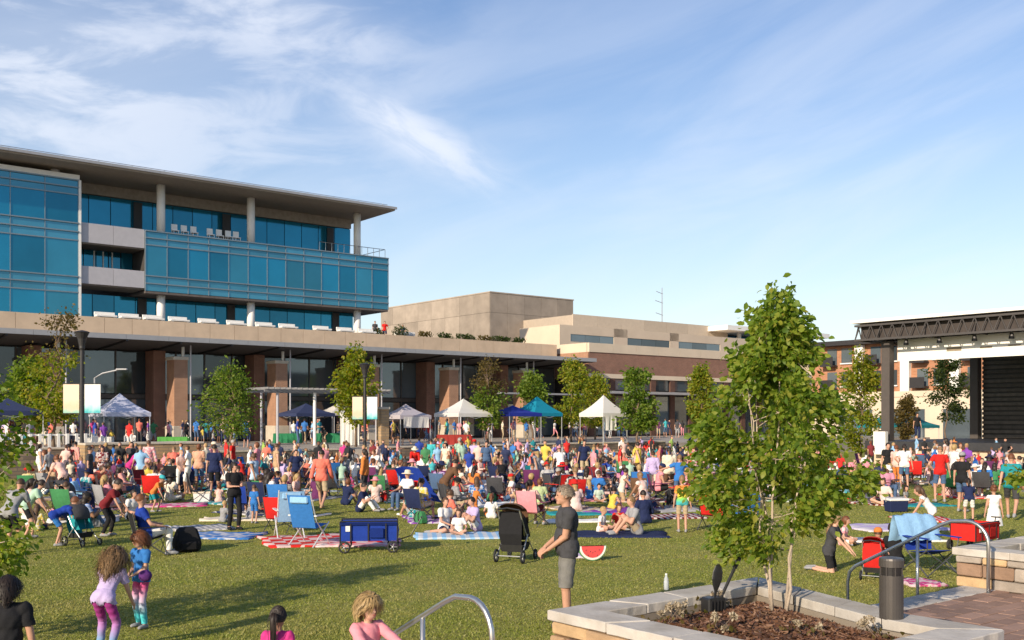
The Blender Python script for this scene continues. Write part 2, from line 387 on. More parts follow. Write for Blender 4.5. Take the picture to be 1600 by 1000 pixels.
def slab_mesh(L_, w, h=.09):
    bm = bmesh.new(); bmesh.ops.create_cube(bm, size=1)
    for v in bm.verts: v.co = Vector(((v.co.x+.5)*L_, (v.co.y+.5)*w, (v.co.z+.5)*h))
    bmesh.ops.subdivide_edges(bm, edges=[e for e in bm.edges if abs(e.verts[0].co.x-e.verts[1].co.x) > .1], cuts=6, use_grid_fill=True)
    bmesh.ops.bevel(bm, geom=bm.edges[:], offset=.008, segments=1, affect='EDGES')
    for v in bm.verts:
        if v.co.y < .03 or v.co.y > w-.03: v.co.y += random.uniform(-.008, .008)
        v.co.z += random.uniform(-.003, .003)
    me = bpy.data.meshes.new('coping_slab'); bm.to_mesh(me); bm.free(); me.materials.append(slab_m); return me
def edge_slabs(parent, a, b, w, z, h=.09, ln=.75, name='coping_slab'):
    a, b = Vector(a), Vector(b); d = b-a; L_ = d.length; n = max(1, round(L_/ln)); q = L_/n
    for i in range(n):
        o = link(name, slab_mesh(q-.008, w, h), parent, (*(a+d*((i+.003)/n)), z), (0, 0, math.atan2(d.y, d.x)))
edge_slabs(pat, (8.86, 5.74), (11.92, 5.74), .38, .66, .1, 1.0, 'edge_slab')
edge_slabs(pat, (-9, 5.74), (5.8, 5.74), .38, .66, .1, 1.0, 'edge_slab')
def stairs(u0, u1, label):
    r = empty('patio_stairs', (0, 0, 0), ANG, label, 'stairs')
    for i in range(4):
        box('tread', slab_m, r, u0, u1, 6.13+i*.36, 6.13+(i+1)*.36+.02, -.02, .60-i*.15, bevel=.008)
stairs(8.9, 11.9, 'pale stone stairs from patio to lawn beside the right handrail')
stairs(-6, 5.8, 'pale stone stairs from patio to lawn beside the left handrail')
mulch_m = M('mulch', (.105,.048,.026), .95, .35, 9., bump=.9, bscale=30)
ws_cols = [M('wall_stone_%s' % n, c, .85, .2, 5., bump=.5, bscale=18, rnd=.22) for n, c in
           (('tan', (.36,.235,.13)), ('honey', (.46,.31,.165)), ('brown', (.23,.145,.095)), ('grey', (.30,.255,.21)))]
mortar_m = M('wall_mortar', (.24,.20,.155), .95, .1)
def stone_face(parent, a, b, z0, z1, depth=.07):
    """coursed ashlar stones along a wall face from a to b (outside is to the right of a->b)"""
    a, b = Vector(a), Vector(b); d = (b-a); L_ = d.length; ang = math.atan2(d.y, d.x); z = z0
    while z < z1-.03:
        h = min(random.choice((.10, .13, .16)), z1-z); x = 0
        if z1-(z+h) < .05: h = z1-z
        while x < L_-.02:
            w = min(random.uniform(.18, .48), L_-x)
            if L_-(x+w) < .1: w = L_-x
            pr = random.uniform(-.012, .012)
            me = MB().box(.006, w-.006, -depth-pr, .02, .006, h-.006).mesh('stone', random.choice(ws_cols), bevel=.012, jitter=.003)
            o = link('stone', me, parent, (*(a+d.normalized()*x), z), (0, 0, ang)); x += w
        z += h
def inset(poly, w):
    n = len(poly); out = []
    for i in range(n):
        p0, p1, p2 = Vector(poly[i-1]), Vector(poly[i]), Vector(poly[(i+1) % n])
        d1 = (p1-p0).normalized(); d2 = (p2-p1).normalized(); n1 = Vector((-d1.y, d1.x)); n2 = Vector((-d2.y, d2.x))
        m = (n1+n2).normalized(); out.append(tuple(p1+m*(w/max(.3, m.dot(n1)))))
    return out
def planter(poly, ztop, zbase, label, faces, mulch_z):
    """poly is counter-clockwise in patio coordinates"""
    r = empty('stone_planter', (0, 0, 0), ANG, label, 'planter')
    ip = inset(poly, .06); inn = inset(poly, .36); n = len(poly)
    b = MB(); 
    for i in range(n):
        j = (i+1) % n
        b.prism([ip[i], ip[j], inn[j], inn[i]], zbase-.05, ztop-.09)
    b.build('wall_core', mortar_m, r)
    for i in range(n):                                   # mitred coping course of separate slabs
        j = (i+1) % n; a0, a1, b0, b1 = (Vector(poly[i]), Vector(poly[j]), Vector(inn[i]), Vector(inn[j]))
        L_ = (a1-a0).length; k = max(1, round(L_/.75))
        for q in range(k):
            t0, t1 = q/k+.004, (q+1)/k-.004
            pts = [a0.lerp(a1, t0), a0.lerp(a1, t1), b0.lerp(b1, t1), b0.lerp(b1, t0)]
            m = 6; out = []; inn_ = []
            for x in range(m+1):
                out.append(pts[0].lerp(pts[1], x/m)+Vector((random.uniform(-.007,.007), random.uniform(-.007,.007))))
                inn_.append(pts[3].lerp(pts[2], x/m)+Vector((random.uniform(-.006,.006), random.uniform(-.006,.006))))
            pl = out+inn_[::-1]
            dz = random.uniform(-.004, .004)
            MB().prism([tuple(p) for p in pl], ztop-.088+dz, ztop+dz).build('coping_slab', slab_m, r, bevel=.007)
    for i in faces:
        stone_face(r, ip[i], ip[(i+1) % n], zbase, ztop-.09)
    ii = inset(poly, .355)                               # mulch bed: mounded fan
    c = Vector((sum(p[0] for p in ii)/n, sum(p[1] for p in ii)/n)); vs = []; fs = []; K = 14; ring = []
    for i in range(n):
        for q in range(12): ring.append(Vector(ii[i]).lerp(Vector(ii[(i+1) % n]), q/12))
    m = len(ring)
    for k in range(K):
        f = 1-k/K
        for p in ring:
            q = c+(p-c)*f; vs.append((q.x, q.y, mulch_z+.10*(1-f*f)+random.uniform(-.012, .012)))
    vs.append((c.x, c.y, mulch_z+.1))
    for k in range(K-1):
        for i in range(m): fs.append((k*m+i, k*m+(i+1) % m, (k+1)*m+(i+1) % m, (k+1)*m+i))
    for i in range(m): fs.append(((K-1)*m+i, (K-1)*m+(i+1) % m, K*m))
    MB().add(vs, fs).build('mulch_bed', mulch_m, r, smooth=True)
    # loose bark chips
    N_ = 9000; V = np.zeros((N_, 4, 3)); 
    pts = []
    while len(pts) < N_:
        i = random.randrange(m); p = ring[i].lerp(ring[(i+1) % m], random.random()); f = math.sqrt(random.random())
        q = c+(p-c)*f; pts.append((q.x, q.y, mulch_z+.10*(1-f*f)+.008))
    pts = np.array(pts); a = RN.random(N_)*6.283; ln = .012+.03*RN.random(N_); wd = .004+.007*RN.random(N_)
    dx = np.stack([np.cos(a)*ln, np.sin(a)*ln, RN.normal(0, .009, N_)], 1); dy = np.stack([-np.sin(a)*wd, np.cos(a)*wd, RN.normal(0, .006, N_)], 1)
    V = np.stack([pts-dx-dy, pts+dx-dy, pts+dx+dy, pts-dx+dy], 1).reshape(-1, 3)
    me = npmesh('bark_chips', V, np.arange(4*N_).reshape(-1, 4), [leaf_mat('bark_chip', [(.045,.02,.012),(.11,.05,.028),(.16,.08,.045),(.22,.13,.08)], .0)])
    tag(link('bark_chips', me, r), kind='stuff')
    return r
planter([(5.81,6.7),(5.81,3.8),(8.05,3.8),(8.05,4.6),(8.75,6.7)], 1.10, 0.0, 'foreground stone planter with pale coping, mulch and the multi-stem tree', (0, 1), .93)
planter([(11.95,6.3),(11.95,4.2),(16,4.2),(16,6.3)], 1.2, .735, 'stone planter with pale coping at the right edge beside the handrail', (0, 1), 1.0)
# handrails: tube bent at the top post, falling with the stairs
def handrail(u, v0, ztop, drop, run, zb, label):
    r = empty('handrail', (0, 0, 0), ANG, label, 'handrail')
    def q(v, z): return (u, v, z)
    pts = [q(v0-.32, zb), q(v0-.32, ztop-.25)]
    for k in range(1, 7):
        t = k/6*R(90); pts.append(q(v0-.32+.25*(1-math.cos(t)), ztop-.25+.25*math.sin(t)))
    sl = drop/run
    pts += [q(v0+.12, ztop-.015), q(v0+.25, ztop-.07)]
    pts += [q(v0+.25+run, ztop-.07-drop), q(v0+.33+run, ztop-.15-drop), q(v0+.36+run, ztop-.28-drop), q(v0+.36+run, 0)]
    MB().tube(pts, .022, 10).build('rail', steel, r, smooth=True)
    MB().tube([q(v0+.55, .15), q(v0+.55, ztop-.07-.3*sl)], .02, 8).build('post', steel, r, smooth=True)
    for v, z in ((v0-.32, zb), (v0+.55, .33)):
        MB().lathe([(.05, 0), (.05, .012), (.026, .02)], 12, q(v, z)).build('base_flange', steel, r)
    return r
handrail(4.42, 6.0, 1.46, .58, 1.15, .735, 'bent steel tube handrail at bottom centre beside the blonde child')
handrail(11.66, 6.02, 1.56, .62, 1.15, .735, 'bent steel tube handrail at right before the planter wall')
# ---------------------------------------------------------------- the big buildings (local: x along the facade, y into the building)
def broot(name, label, cat='building', s=0, t=0): return empty(name, BW(s, t), ANG, label, cat)
def panes(parent, name, mat, xs, z0, z1, y, th=.06, gap=.025, skip=()):
    for i in range(len(xs)-1):
        if i in skip: continue
        box(name, mat, parent, xs[i]+gap, xs[i+1]-gap, y, y+th, z0+gap, z1-gap)
def lin(a, b, n): return [a+(b-a)*i/n for i in range(n+1)]
# --- market hall podium: stone parapet, deep canopy, brick piers, shop glass
pod = broot('market_hall', 'long podium with tan stone parapet, deep grey canopy and brick piers')
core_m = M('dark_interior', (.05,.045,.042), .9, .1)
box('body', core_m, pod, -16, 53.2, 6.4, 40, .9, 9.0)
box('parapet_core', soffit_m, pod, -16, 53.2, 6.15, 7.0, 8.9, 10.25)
box('roof_deck', M('roof_deck', (.35,.33,.30), .9), pod, -16, 53.2, 7.01, 40, 9.7, 9.9)
panes(pod, 'stone_panel', stone, lin(-16, 53.2, 34), 8.66, 10.32, 6.0, .14, .012)
cs = MB().add([(-16,0,8.30),(53.0,0,8.30),(53.0,7.0,7.95),(-16,7.0,7.95),(-16,0.02,8.62),(53.0,0.02,8.62),(53.0,7,8.64),(-16,7,8.64)],
    [(0,3,2,1),(4,5,6,7),(1,2,6,5),(3,0,4,7),(2,3,7,6)])
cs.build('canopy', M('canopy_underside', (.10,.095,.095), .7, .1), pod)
fl = lin(-16, 53.0, 23)
panes(pod, 'canopy_fascia', grey_m, fl, 8.30, 8.66, -.05, .07, .008)
for i in range(18):
    x = -15+i*3.85
    MB().bar((x, .05, 8.27), (x, 6.6, 7.92), .14, .2).build('canopy_beam', dark_m, pod)
xs = lin(-16, 53, 30)
panes(pod, 'shop_window', g_dark, xs, 1.1, 4.3, 6.9-.62, .05, .05)
panes(pod, 'shop_window', g_dark, xs, 4.65, 7.9, 6.9-.62, .05, .05)
fb = MB()
for x in xs: fb.box(x-.05, x+.05, 6.18, 6.38, 1.0, 7.95)
fb.box(-16, 53, 6.2, 6.36, 4.32, 4.63); fb.build('window_frame', M('bronze_frame', (.09,.08,.072), .5, metal=.3), pod)
for x in (-6.5, 3.7, 12.45, 20.5, 28.9, 37.1, 45.6):
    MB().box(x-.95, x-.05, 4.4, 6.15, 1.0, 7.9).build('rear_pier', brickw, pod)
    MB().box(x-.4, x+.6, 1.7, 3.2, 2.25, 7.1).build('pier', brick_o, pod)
    box('pier_base', cap_m, pod, x-.5, x+.7, 1.6, 3.3, 1.0, 2.25, bevel=.03)
    box('pier_cap', cap_m, pod, x-.48, x+.68, 1.62, 3.28, 7.1, 7.35, bevel=.03)
    MB().tube([(x+.45, 2.2, 7.35), (x+.45, 2.2, 8.1)], .11, 10).build('canopy_post', white_p, pod)
    MB().tube([(x+.80, 1.62, 1.0), (x+.80, 1.62, 8.2)], .06, 8).build('downpipe', grey_p, pod)
# --- office building above it
off = broot('office_building', 'blue glass office block with white columns and oversailing flat roof', t=0)
def curtain(xa, xb, n, levels, y):
    xs = lin(xa, xb, n)
    for k, (z0, z1, kind) in enumerate(levels):
        for q in range(n): panes(off, 'vision_pane' if kind else 'spandrel_pane', (g_pale if random.random() < .22 else g_blue) if kind else g_span, xs[q:q+2], z0, z1, y, .05, .022)
    fr = MB()
    for x in xs: fr.box(x-.03, x+.03, y-.05, y+.1, levels[0][0], levels[-1][1])
    fr.build('mullions', mull, off)
    cp = MB()
    for z0, z1, kind in levels: cp.box(xa-.02, xb+.02, y-.14 if not kind else y-.08, y+.02, z1-.045, z1+.045)
    cp.build('transoms', mull, off)
def stack(z0, z1):                                     # three storey curtain wall rhythm
    return None
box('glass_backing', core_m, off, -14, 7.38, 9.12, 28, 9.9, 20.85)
lv = [(9.95, 12.35, 1), (12.35, 12.95, 0), (12.95, 13.55, 0), (13.55, 16.3, 1), (16.3, 16.95, 0), (16.95, 17.6, 0), (17.6, 19.75, 1), (19.75, 20.3, 0), (20.3, 20.85, 0)]
curtain(-14, 7.42, 9, lv, 9.0)
box('white_fascia', white_p, off, -14, 7.5, 8.9, 12, 20.9, 21.25)
box('corner_trim', white_p, off, 7.44, 7.62, 8.92, 11.9, 9.95, 20.88)
# balcony bay
for z0, z1 in ((13.1, 14.45), (16.25, 17.75)):
    xs = lin(7.66, 12.46, 2)
    panes(off, 'balcony_panel', grey_p, xs, z0, z1, 9.1, .1, .01)
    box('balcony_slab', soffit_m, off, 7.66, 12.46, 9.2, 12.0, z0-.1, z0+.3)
panes(off, 'balcony_window', g_blue, lin(7.66, 12.5, 5), 14.4, 16.2, 11.9, .05, .04)
panes(off, 'balcony_door', white_p, [9.4, 9.5, 10.1, 10.2, 10.8, 10.9], 14.4, 16.1, 11.84, .05, 0, (1, 3))
# projecting middle storey
lv2 = [(12.9, 13.5, 0), (13.5, 14.1, 0), (14.1, 16.55, 1), (16.55, 17.1, 0), (17.1, 17.65, 0)]
curtain(12.5, 34.95, 13, lv2, 9.0)
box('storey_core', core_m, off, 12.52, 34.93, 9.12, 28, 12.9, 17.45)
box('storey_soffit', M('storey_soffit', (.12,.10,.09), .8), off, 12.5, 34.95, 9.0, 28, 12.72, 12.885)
MB().box(34.96, 35.02, 9, 28, 12.9, 17.6).build('end_glass', g_blue, off)
# recessed storeys with columns
box('top_core', core_m, off, 7.5, 33.25, 13.12, 28, 17.46, 21.6)
xs = lin(7.66, 33.3, 15)
panes(off, 'upper_pane', g_blue, xs, 17.6, 20.75, 13.0, .06, .03)
box('upper_header', M('taupe_panel', (.30,.255,.21), .8), off, 7.66, 33.3, 12.9, 13.1, 20.78, 21.62)
box('low_core', core_m, off, 7.5, 33.0, 12.12, 28, 9.9, 12.7)
panes(off, 'lower_pane', g_blue, lin(7.66, 33.0, 15), 9.95, 12.68, 12.0, .06, .03)
for x in (13.35, 21.0, 31.2):
    for y, z0, z1 in ((12.86, 17.6, 20.6), (11.86, 9.95, 12.6)):
        box('dark_louvre', dark_m, off, x-.45, x+.25, y, y+.1, z0, z1)
for x in (6.0, 14.06, 21.8, 32.2):
    if x > 7: MB().tube([(x, 9.9, 9.9), (x, 9.9, 12.72)], .33, 16).build('column', white_p, off, smooth=True)
    MB().tube([(x, 9.9, 17.4 if x > 7 else 20.85), (x, 9.9, 21.62)], .33, 16).build('column', white_p, off, smooth=True)
roof = MB().add([(-16,6.9,21.66),(34.35,6.9,21.66),(34.35,29,21.5),(-16,29,21.5),(-16,6.8,21.95),(34.45,6.8,21.95),(34.45,29,21.95),(-16,29,21.95)],
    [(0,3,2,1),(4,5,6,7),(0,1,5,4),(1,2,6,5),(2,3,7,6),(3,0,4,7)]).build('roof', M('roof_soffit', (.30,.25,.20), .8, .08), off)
panes(roof, 'roof_edge', grey_m, lin(-16, 34.5, 14), 21.78, 22.0, 6.72, .1, .006)
rr = MB()
for i in range(20): rr.tube([(-14+i*2.5, 7.6, 21.95), (-14+i*2.5, 7.6, 22.3)], .03, 5)
rr.tube([(-15, 7.6, 22.28), (34, 7.6, 22.28)], .025, 5); rr.build('roof_rail', steel, roof)
rl = MB()
for i in range(12): rl.tube([(28+i*.62, 9.3, 17.6), (28+i*.62, 9.3, 18.5)], .025, 5)
rl.tube([(28, 9.3, 18.5), (34.8, 9.3, 18.5)], .03, 5); rl.tube([(34.8, 9.3, 18.5), (34.8, 20, 18.5)], .03, 5); rl.build('terrace_rail', steel, off)
# terrace furniture on the podium roof
for i, x in enumerate((9.0, 10.8, 12.6, 14.6, 17.0, 19.4, 21.9, 24.0, 27.2, 29.5, 31.7)):
    w = .95; b = empty('terrace_bench', BW(x, 6.9, 9.9), ANG, ['leftmost', 'second', 'third', 'fourth', 'fifth', 'sixth', 'seventh', 'eighth', 'ninth', 'tenth', 'rightmost'][i]+' white bench along the parapet under the office block', 'bench', 'white benches on the parapet terrace')
    box('seat', white_p, b, -w, w*.6, -.3, .35, .52, .66, .02); box('backrest', white_p, b, -w, w*.6, .3, .4, .66, .92, .02)
    for q in (-w+.1, w*.6-.25): box('leg', white_p, b, q, q+.15, -.25, .3, 0, .52)
for i, x in enumerate((15.2, 16.0, 16.8, 18.2, 19.0, 19.8, 20.5)):
    b = empty('terrace_chair', BW(x, 9.8, 17.62), ANG, ('leftmost', 'second', 'third', 'fourth', 'fifth', 'sixth', 'rightmost')[i]+' white chair in the row on the upper office terrace', 'chair', 'white chairs on the upper office terrace')
    box('seat', white_p, b, -.25, .25, -.25, .25, .4, .46); box('backrest', white_p, b, -.25, .25, .2, .26, .46, 1.0)
    for q in (-.22, .18):
        box('leg', white_p, b, q, q+.04, -.24, -.2, 0, .4); box('leg', white_p, b, q, q+.04, .2, .24, 0, .4)
# --- theatre box and right wing
th = broot('theatre_building', 'windowless grey-beige stone panel block rising behind the podium', s=57.6, t=22.8)
box('body', M('theatre_core', (.33,.29,.25), .9, .1), th, .12, 13.1, .12, 24, 0, 17.5)
rows = [(9.5, 12.4), (12.4, 15.3), (15.3, 17.6)]
for z0, z1 in rows:
    panes(th, 'stone_panel', stone_g, lin(0, 13.2, 5), z0, z1, 0, .1, .015)
    for i in range(8):
        box('stone_panel', stone_g, th, 0, .1, .12+i*3+.015, .12+i*3+2.985, z0+.015, z1-.015)
box('roof_cap', stone_g, th, -.05, 13.3, -.05, 24, 17.61, 17.75)
wg = broot('retail_wing', 'long retail wing with red brick band, cream upper walls and slot windows')
box('ground_storey', core_m, wg, 54.1, 84, 2.35, 20, .9, 6.85)
box('lintel', cream, wg, 53.9, 84, 2.0, 20, 6.88, 7.32)
box('brick_band', brickw, wg, 53.95, 84, 2.06, 20, 7.325, 9.42)
panes(wg, 'cream_panel', cream, lin(53.9, 84, 9), 9.425, 10.36, 1.98, .3, .012)
MB().box(53.85, 53.93, 2.3, 8.2, 9.43, 10.36).build('end_panel', cream, wg)
MB().box(53.85, 53.94, 2.1, 8.2, 7.0, 9.42).build('end_brick', brick_o, wg)
box('middle_storey', cream, wg, 55.45, 90, 8.12, 14.2, 10.0, 12.55)
for a, b_ in ((55.4, 56.9), (63.3, 65.4), (72.3, 73.8), (81.2, 90)): box('wall_pier', cream, wg, a, b_, 8.0, 8.12, 10.3, 12.66)
box('wall_head', cream, wg, 56.9, 81.2, 8.0, 8.12, 11.75, 12.66); box('wall_sill', cream, wg, 56.9, 81.2, 8.0, 8.12, 10.3, 10.95)
for a, b_ in ((56.9, 63.3), (65.4, 72.3), (73.8, 81.2)):
    panes(wg, 'slot_window', g_dark, lin(a, b_, 3), 10.95, 11.75, 8.06, .04, .02)
MB().box(55.36, 55.44, 8.0, 14.6, 10.0, 12.66).build('end_wall', cream, wg)
box('upper_storey', M('upper_cream', (.42,.35,.275), .85, .06), wg, 62.7, 90, 14.12, 30, 9, 14.62)
panes(wg, 'upper_panel', M('upper_panel', (.48,.40,.31), .85, .06, rnd=.10), lin(62.7, 90, 7), 12.2, 14.72, 14.0, .12, .012)
sw = lin(54.3, 84, 10)
panes(wg, 'shop_window', g_dark, sw, 1.1, 5.2, 2.25, .05, .08); panes(wg, 'clerestory', g_dark, sw, 5.7, 6.85, 2.25, .05, .05)
for i in range(11): box('mullion_pier', M('dark_brick', (.10,.05,.035), .9), wg, sw[i]-.35, sw[i]+.35, 2.05, 2.24, 1, 6.87)
box('awning', grey_m, wg, 54, 84, .3, 2.2, 5.3, 5.55); box('awning', grey_m, wg, 40.5, 53.5, -.9, -.1, 5.0, 5.15)
mast = broot('radio_mast', 'slim lattice antenna mast on the roof of the retail wing', 'antenna', 84, 20)
mb = MB()
mb.tube([(0, 0, 14.6), (0, 0, 20.0)], [.07, .05], 6); mb.build('pole', grey_m, mast)
for z, w in ((19.2, 1.1), (18.0, 1.3), (16.4, 1.2)): MB().bar((-w, 0, z+.25), (.15, 0, z), .06).build('antenna_arm', grey_m, mast)
# pavilion with a pale flat roof behind the planter tree
pv = empty('pavilion', P(1180, 140), R(39), 'glass pavilion with a thin pale oversailing roof behind the planter tree', 'building')
box('roof', white_p, pv, -12, 10, -5, 10, 14.0, 14.6); box('storey', core_m, pv, -7, 9, .2, 9, 0, 14); panes(pv, 'window', g_blue, lin(-7, 9, 8), 11, 13.9, .1, .06, .06)
MB().tube([(-6, -2, 10), (-6, -2, 14)], .3, 10).build('column', white_p, pv); box('balcony_wall', cream, pv, -9, 9.5, -3, .05, 9.6, 11.4); box('base', cream, pv, -9, 9.5, -2.9, .05, 0, 9.6)
# distant apartment block seen through the stage
apm = empty('apartment_block', P(1570, 100), R(39+90), 'distant orange brick apartment block with white bays seen behind the stage', 'building')
box('wall', brick_mat('apartment_brick', (.35,.15,.075), (.41,.18,.095), (.40,.28,.19), .5, .16), apm, -30, 22, -12, 0, 5.6, 10.9)
box('podium', cream, apm, -30.1, 22.1, -12, .5, 0, 5.6); box('cornice', cream, apm, -30, 22.2, -12, .6, 5.1, 5.7)
box('roof', dark_m, apm, -31, 23, -13, 1.2, 10.9, 11.4)
for i in range(9):
    x = -28+i*5.4
    box('white_bay', white_p, apm, x, x+1.0, .02, .5, 5.7, 10.85)
    for k in range(2):
        z = 5.8+k*2.6
        w = box('window', g_dark, apm, x+1.6, x+2.9, .01, .08, z+.6, z+2.2)
        box('sill', white_p, w, x+1.5, x+3.0, .02, .2, z+.45, z+.58)
        b = box('balcony', dark_m, apm, x+3.4, x+5.0, .02, 1.1, z+.2, z+.35); box('balustrade', dark_m, b, x+3.4, x+5.0, 1.0, 1.06, z+.35, z+1.3)
        box('balcony_door', g_dark, apm, x+3.5, x+4.7, .012, .07, z+.4, z+2.2)
for i in range(8): box('shop_window', g_dark, apm, -28+i*6, -28+i*6+4, .51, .58, .5, 3.8)

# ---------------------------------------------------------------- stage
S0 = P(1387, 63)
stg = empty('outdoor_stage', S0, ANG-R(90), 'dark steel outdoor stage with white roof edge, truss and black screen', 'stage')
# local x: towards the right/near (-n), local y: away (+e)
deck_m = M('stage_black', (.03,.03,.033), .55, .2)
box('deck', deck_m, stg, -1.2, 20, -.6, 12, .95, 1.42, .02)
panes(stg, 'base_panel', stone, lin(-.8, 20, 11), 0, .94, -.35, .2, .01)
col_m = M('stage_column', (.075,.062,.055), .6, .1)
for x, y in ((0, 0), (9.5, 1.2), (0, 11), (19, 0), (19, 11)): box('column', col_m, stg, x-.28, x+.28, y-.28, y+.28, 1.42, 7.55, .02)
box('column_foot', white_p, stg, -.4, .4, -.95, -.62, .6, 2.0, .01)
box('roof', white_p, stg, -1.7, 20.5, -1.4, 12.6, 8.66, 8.84)
box('roof_liner', deck_m, stg, -1.3, 20.3, -.95, 12.2, 8.5, 8.6); box('rear_fascia', M('truss_back', (.05,.04,.036), .8), stg, -1.3, 20.3, -.85, -.8, 7.66, 8.49)
tr = MB(); 
for y in (-1.2, 0.6, 3.5, 7, 12.3):
    tr.bar((-1.5, y, 7.62), (20.2, y, 7.62), .12); tr.bar((-1.5, y, 8.5), (20.2, y, 8.5), .12)
    for i in range(30):
        x = -1.5+i*.72; tr.bar((x, y, 7.62), (x+.36, y, 8.5), .05); tr.bar((x+.36, y, 8.5), (x+.72, y, 7.62), .05)
for x in (-1.5, 0, 3, 6, 9, 12, 15, 18):
    tr.bar((x, -1.2, 7.62), (x, 12.3, 7.62), .1); tr.bar((x, -1.2, 8.5), (x, 12.3, 8.5), .1)
    for i in range(18): tr.bar((x, -1.2+i*.75, 7.62), (x, -1.2+i*.75+.375, 8.5), .05); tr.bar((x, -1.2+i*.75+.375, 8.5), (x, -1.2+(i+1)*.75, 7.62), .05)
tag(tr.build('truss', M('truss_steel', (.09,.08,.075), .5, .1, metal=.4), stg), kind='stuff')
ban = box('banner', M('white_vinyl', (.80,.77,.72), .6, .03), stg, .45, 20, .35, .42, 6.3, 7.62)
for x0, x1, z0, z1 in ((3.6, 4.5, 6.75, 6.98), (5.6, 6.3, 6.82, 6.92), (7.2, 7.9, 6.86, 6.95), (9.6, 9.9, 6.9, 6.98), (12, 13, 6.8, 6.95)):
    box('banner_print', M('banner_ink', (.28,.22,.15), .7), ban, x0, x1, .335, .348, z0, z1)
fx = MB()
for i in range(9):
    x = 1.4+i*2.1; fx.lathe([(.1, 0), (.16, -.28), (.16, -.34)], 8, (x, -.3, 7.55))
    o = fx.build('stage_lamp', dark_m, stg); fx = MB()
sc_ = MB().box(.35, 19.2, 11.35, 11.5, 1.42, 7.5).build('screen_wall', M('screen_black', (.022,.02,.02), .45, .3), stg)
for i in range(19): box('louvre', M('louvre', (.065,.055,.047), .5, .3, rnd=.35), sc_, .35, 19.2, 11.2, 11.345, 1.5+i*.31, 1.5+i*.31+.2)
# ---------------------------------------------------------------- trees
bark_l = M('pale_bark', (.42,.34,.26), .85, .2, 12., stretch=(1,1,.3), bump=.3)
bark_d = M('brown_bark', (.16,.11,.075), .9, .25, 12., stretch=(1,1,.3), bump=.3)
lm_green = leaf_mat('leaf_green', [(.065,.12,.016),(.115,.185,.023),(.165,.235,.03),(.22,.26,.04)])
lm_yel = leaf_mat('leaf_yellow_green', [(.10,.15,.014),(.18,.235,.02),(.26,.28,.025),(.33,.27,.035)])
lm_brn = leaf_mat('leaf_brown', [(.07,.06,.02),(.13,.095,.03),(.17,.12,.035),(.10,.09,.02)])
lm_dark = leaf_mat('leaf_deep_green', [(.02,.038,.010),(.035,.06,.013),(.06,.085,.018),(.08,.10,.02)])
lm_mix = leaf_mat('leaf_maple_mix', [(.075,.135,.017),(.13,.205,.023),(.19,.265,.03),(.25,.30,.04),(.33,.31,.05)])
def leaves(pts, dirs, size, name, mat, parent, jit=.35):
    """leaf blades: six-vertex folded leaves (two quads) at the given points"""
    n = len(pts); pts = np.asarray(pts); d = np.asarray(dirs)+RN.normal(0, .55, (n, 3)); d /= np.linalg.norm(d, axis=1)[:, None]+1e-9
    r = np.cross(d, RN.normal(0, 1, (n, 3))); r /= np.linalg.norm(r, axis=1)[:, None]+1e-9
    up = np.cross(r, d); s = (size*(1-jit+2*jit*RN.random(n)))[:, None]
    a = pts; m1 = pts+d*s*.40+up*s*.04; m2 = pts+d*s*.72+up*s*.02; tip = pts+d*s-up*s*.10
    w1 = r*s*.30; w2 = r*s*.24; f = up*s*.10
    V = np.stack([a, m1+w1+f, m2+w2+f*.6, tip, m2-w2+f*.6, m1-w1+f, m1, m2], 1).reshape(-1, 3)
    q = np.array([[0, 1, 6, 6], [1, 2, 7, 6], [2, 3, 7, 7], [0, 6, 5, 5], [6, 7, 4, 5], [7, 3, 4, 4]])
    T = np.array([[0, 1, 6], [1, 2, 7], [1, 7, 6], [2, 3, 7], [0, 6, 5], [6, 7, 4], [6, 4, 5], [7, 3, 4]])
    F = (np.arange(n)[:, None, None]*8+T[None]).reshape(-1, 3)
    return link(name, npmesh(name, V, F, [mat]), parent)
def limb_path(a, b, wob, n=6):
    a, b = Vector(a), Vector(b); L_ = (b-a).length
    return [a.lerp(b, i/n)+(Vector((random.gauss(0, 1), random.gauss(0, 1), random.gauss(0, .4)))*wob*L_*math.sin(math.pi*i/n) if 0 < i < n else Vector()) for i in range(n+1)]
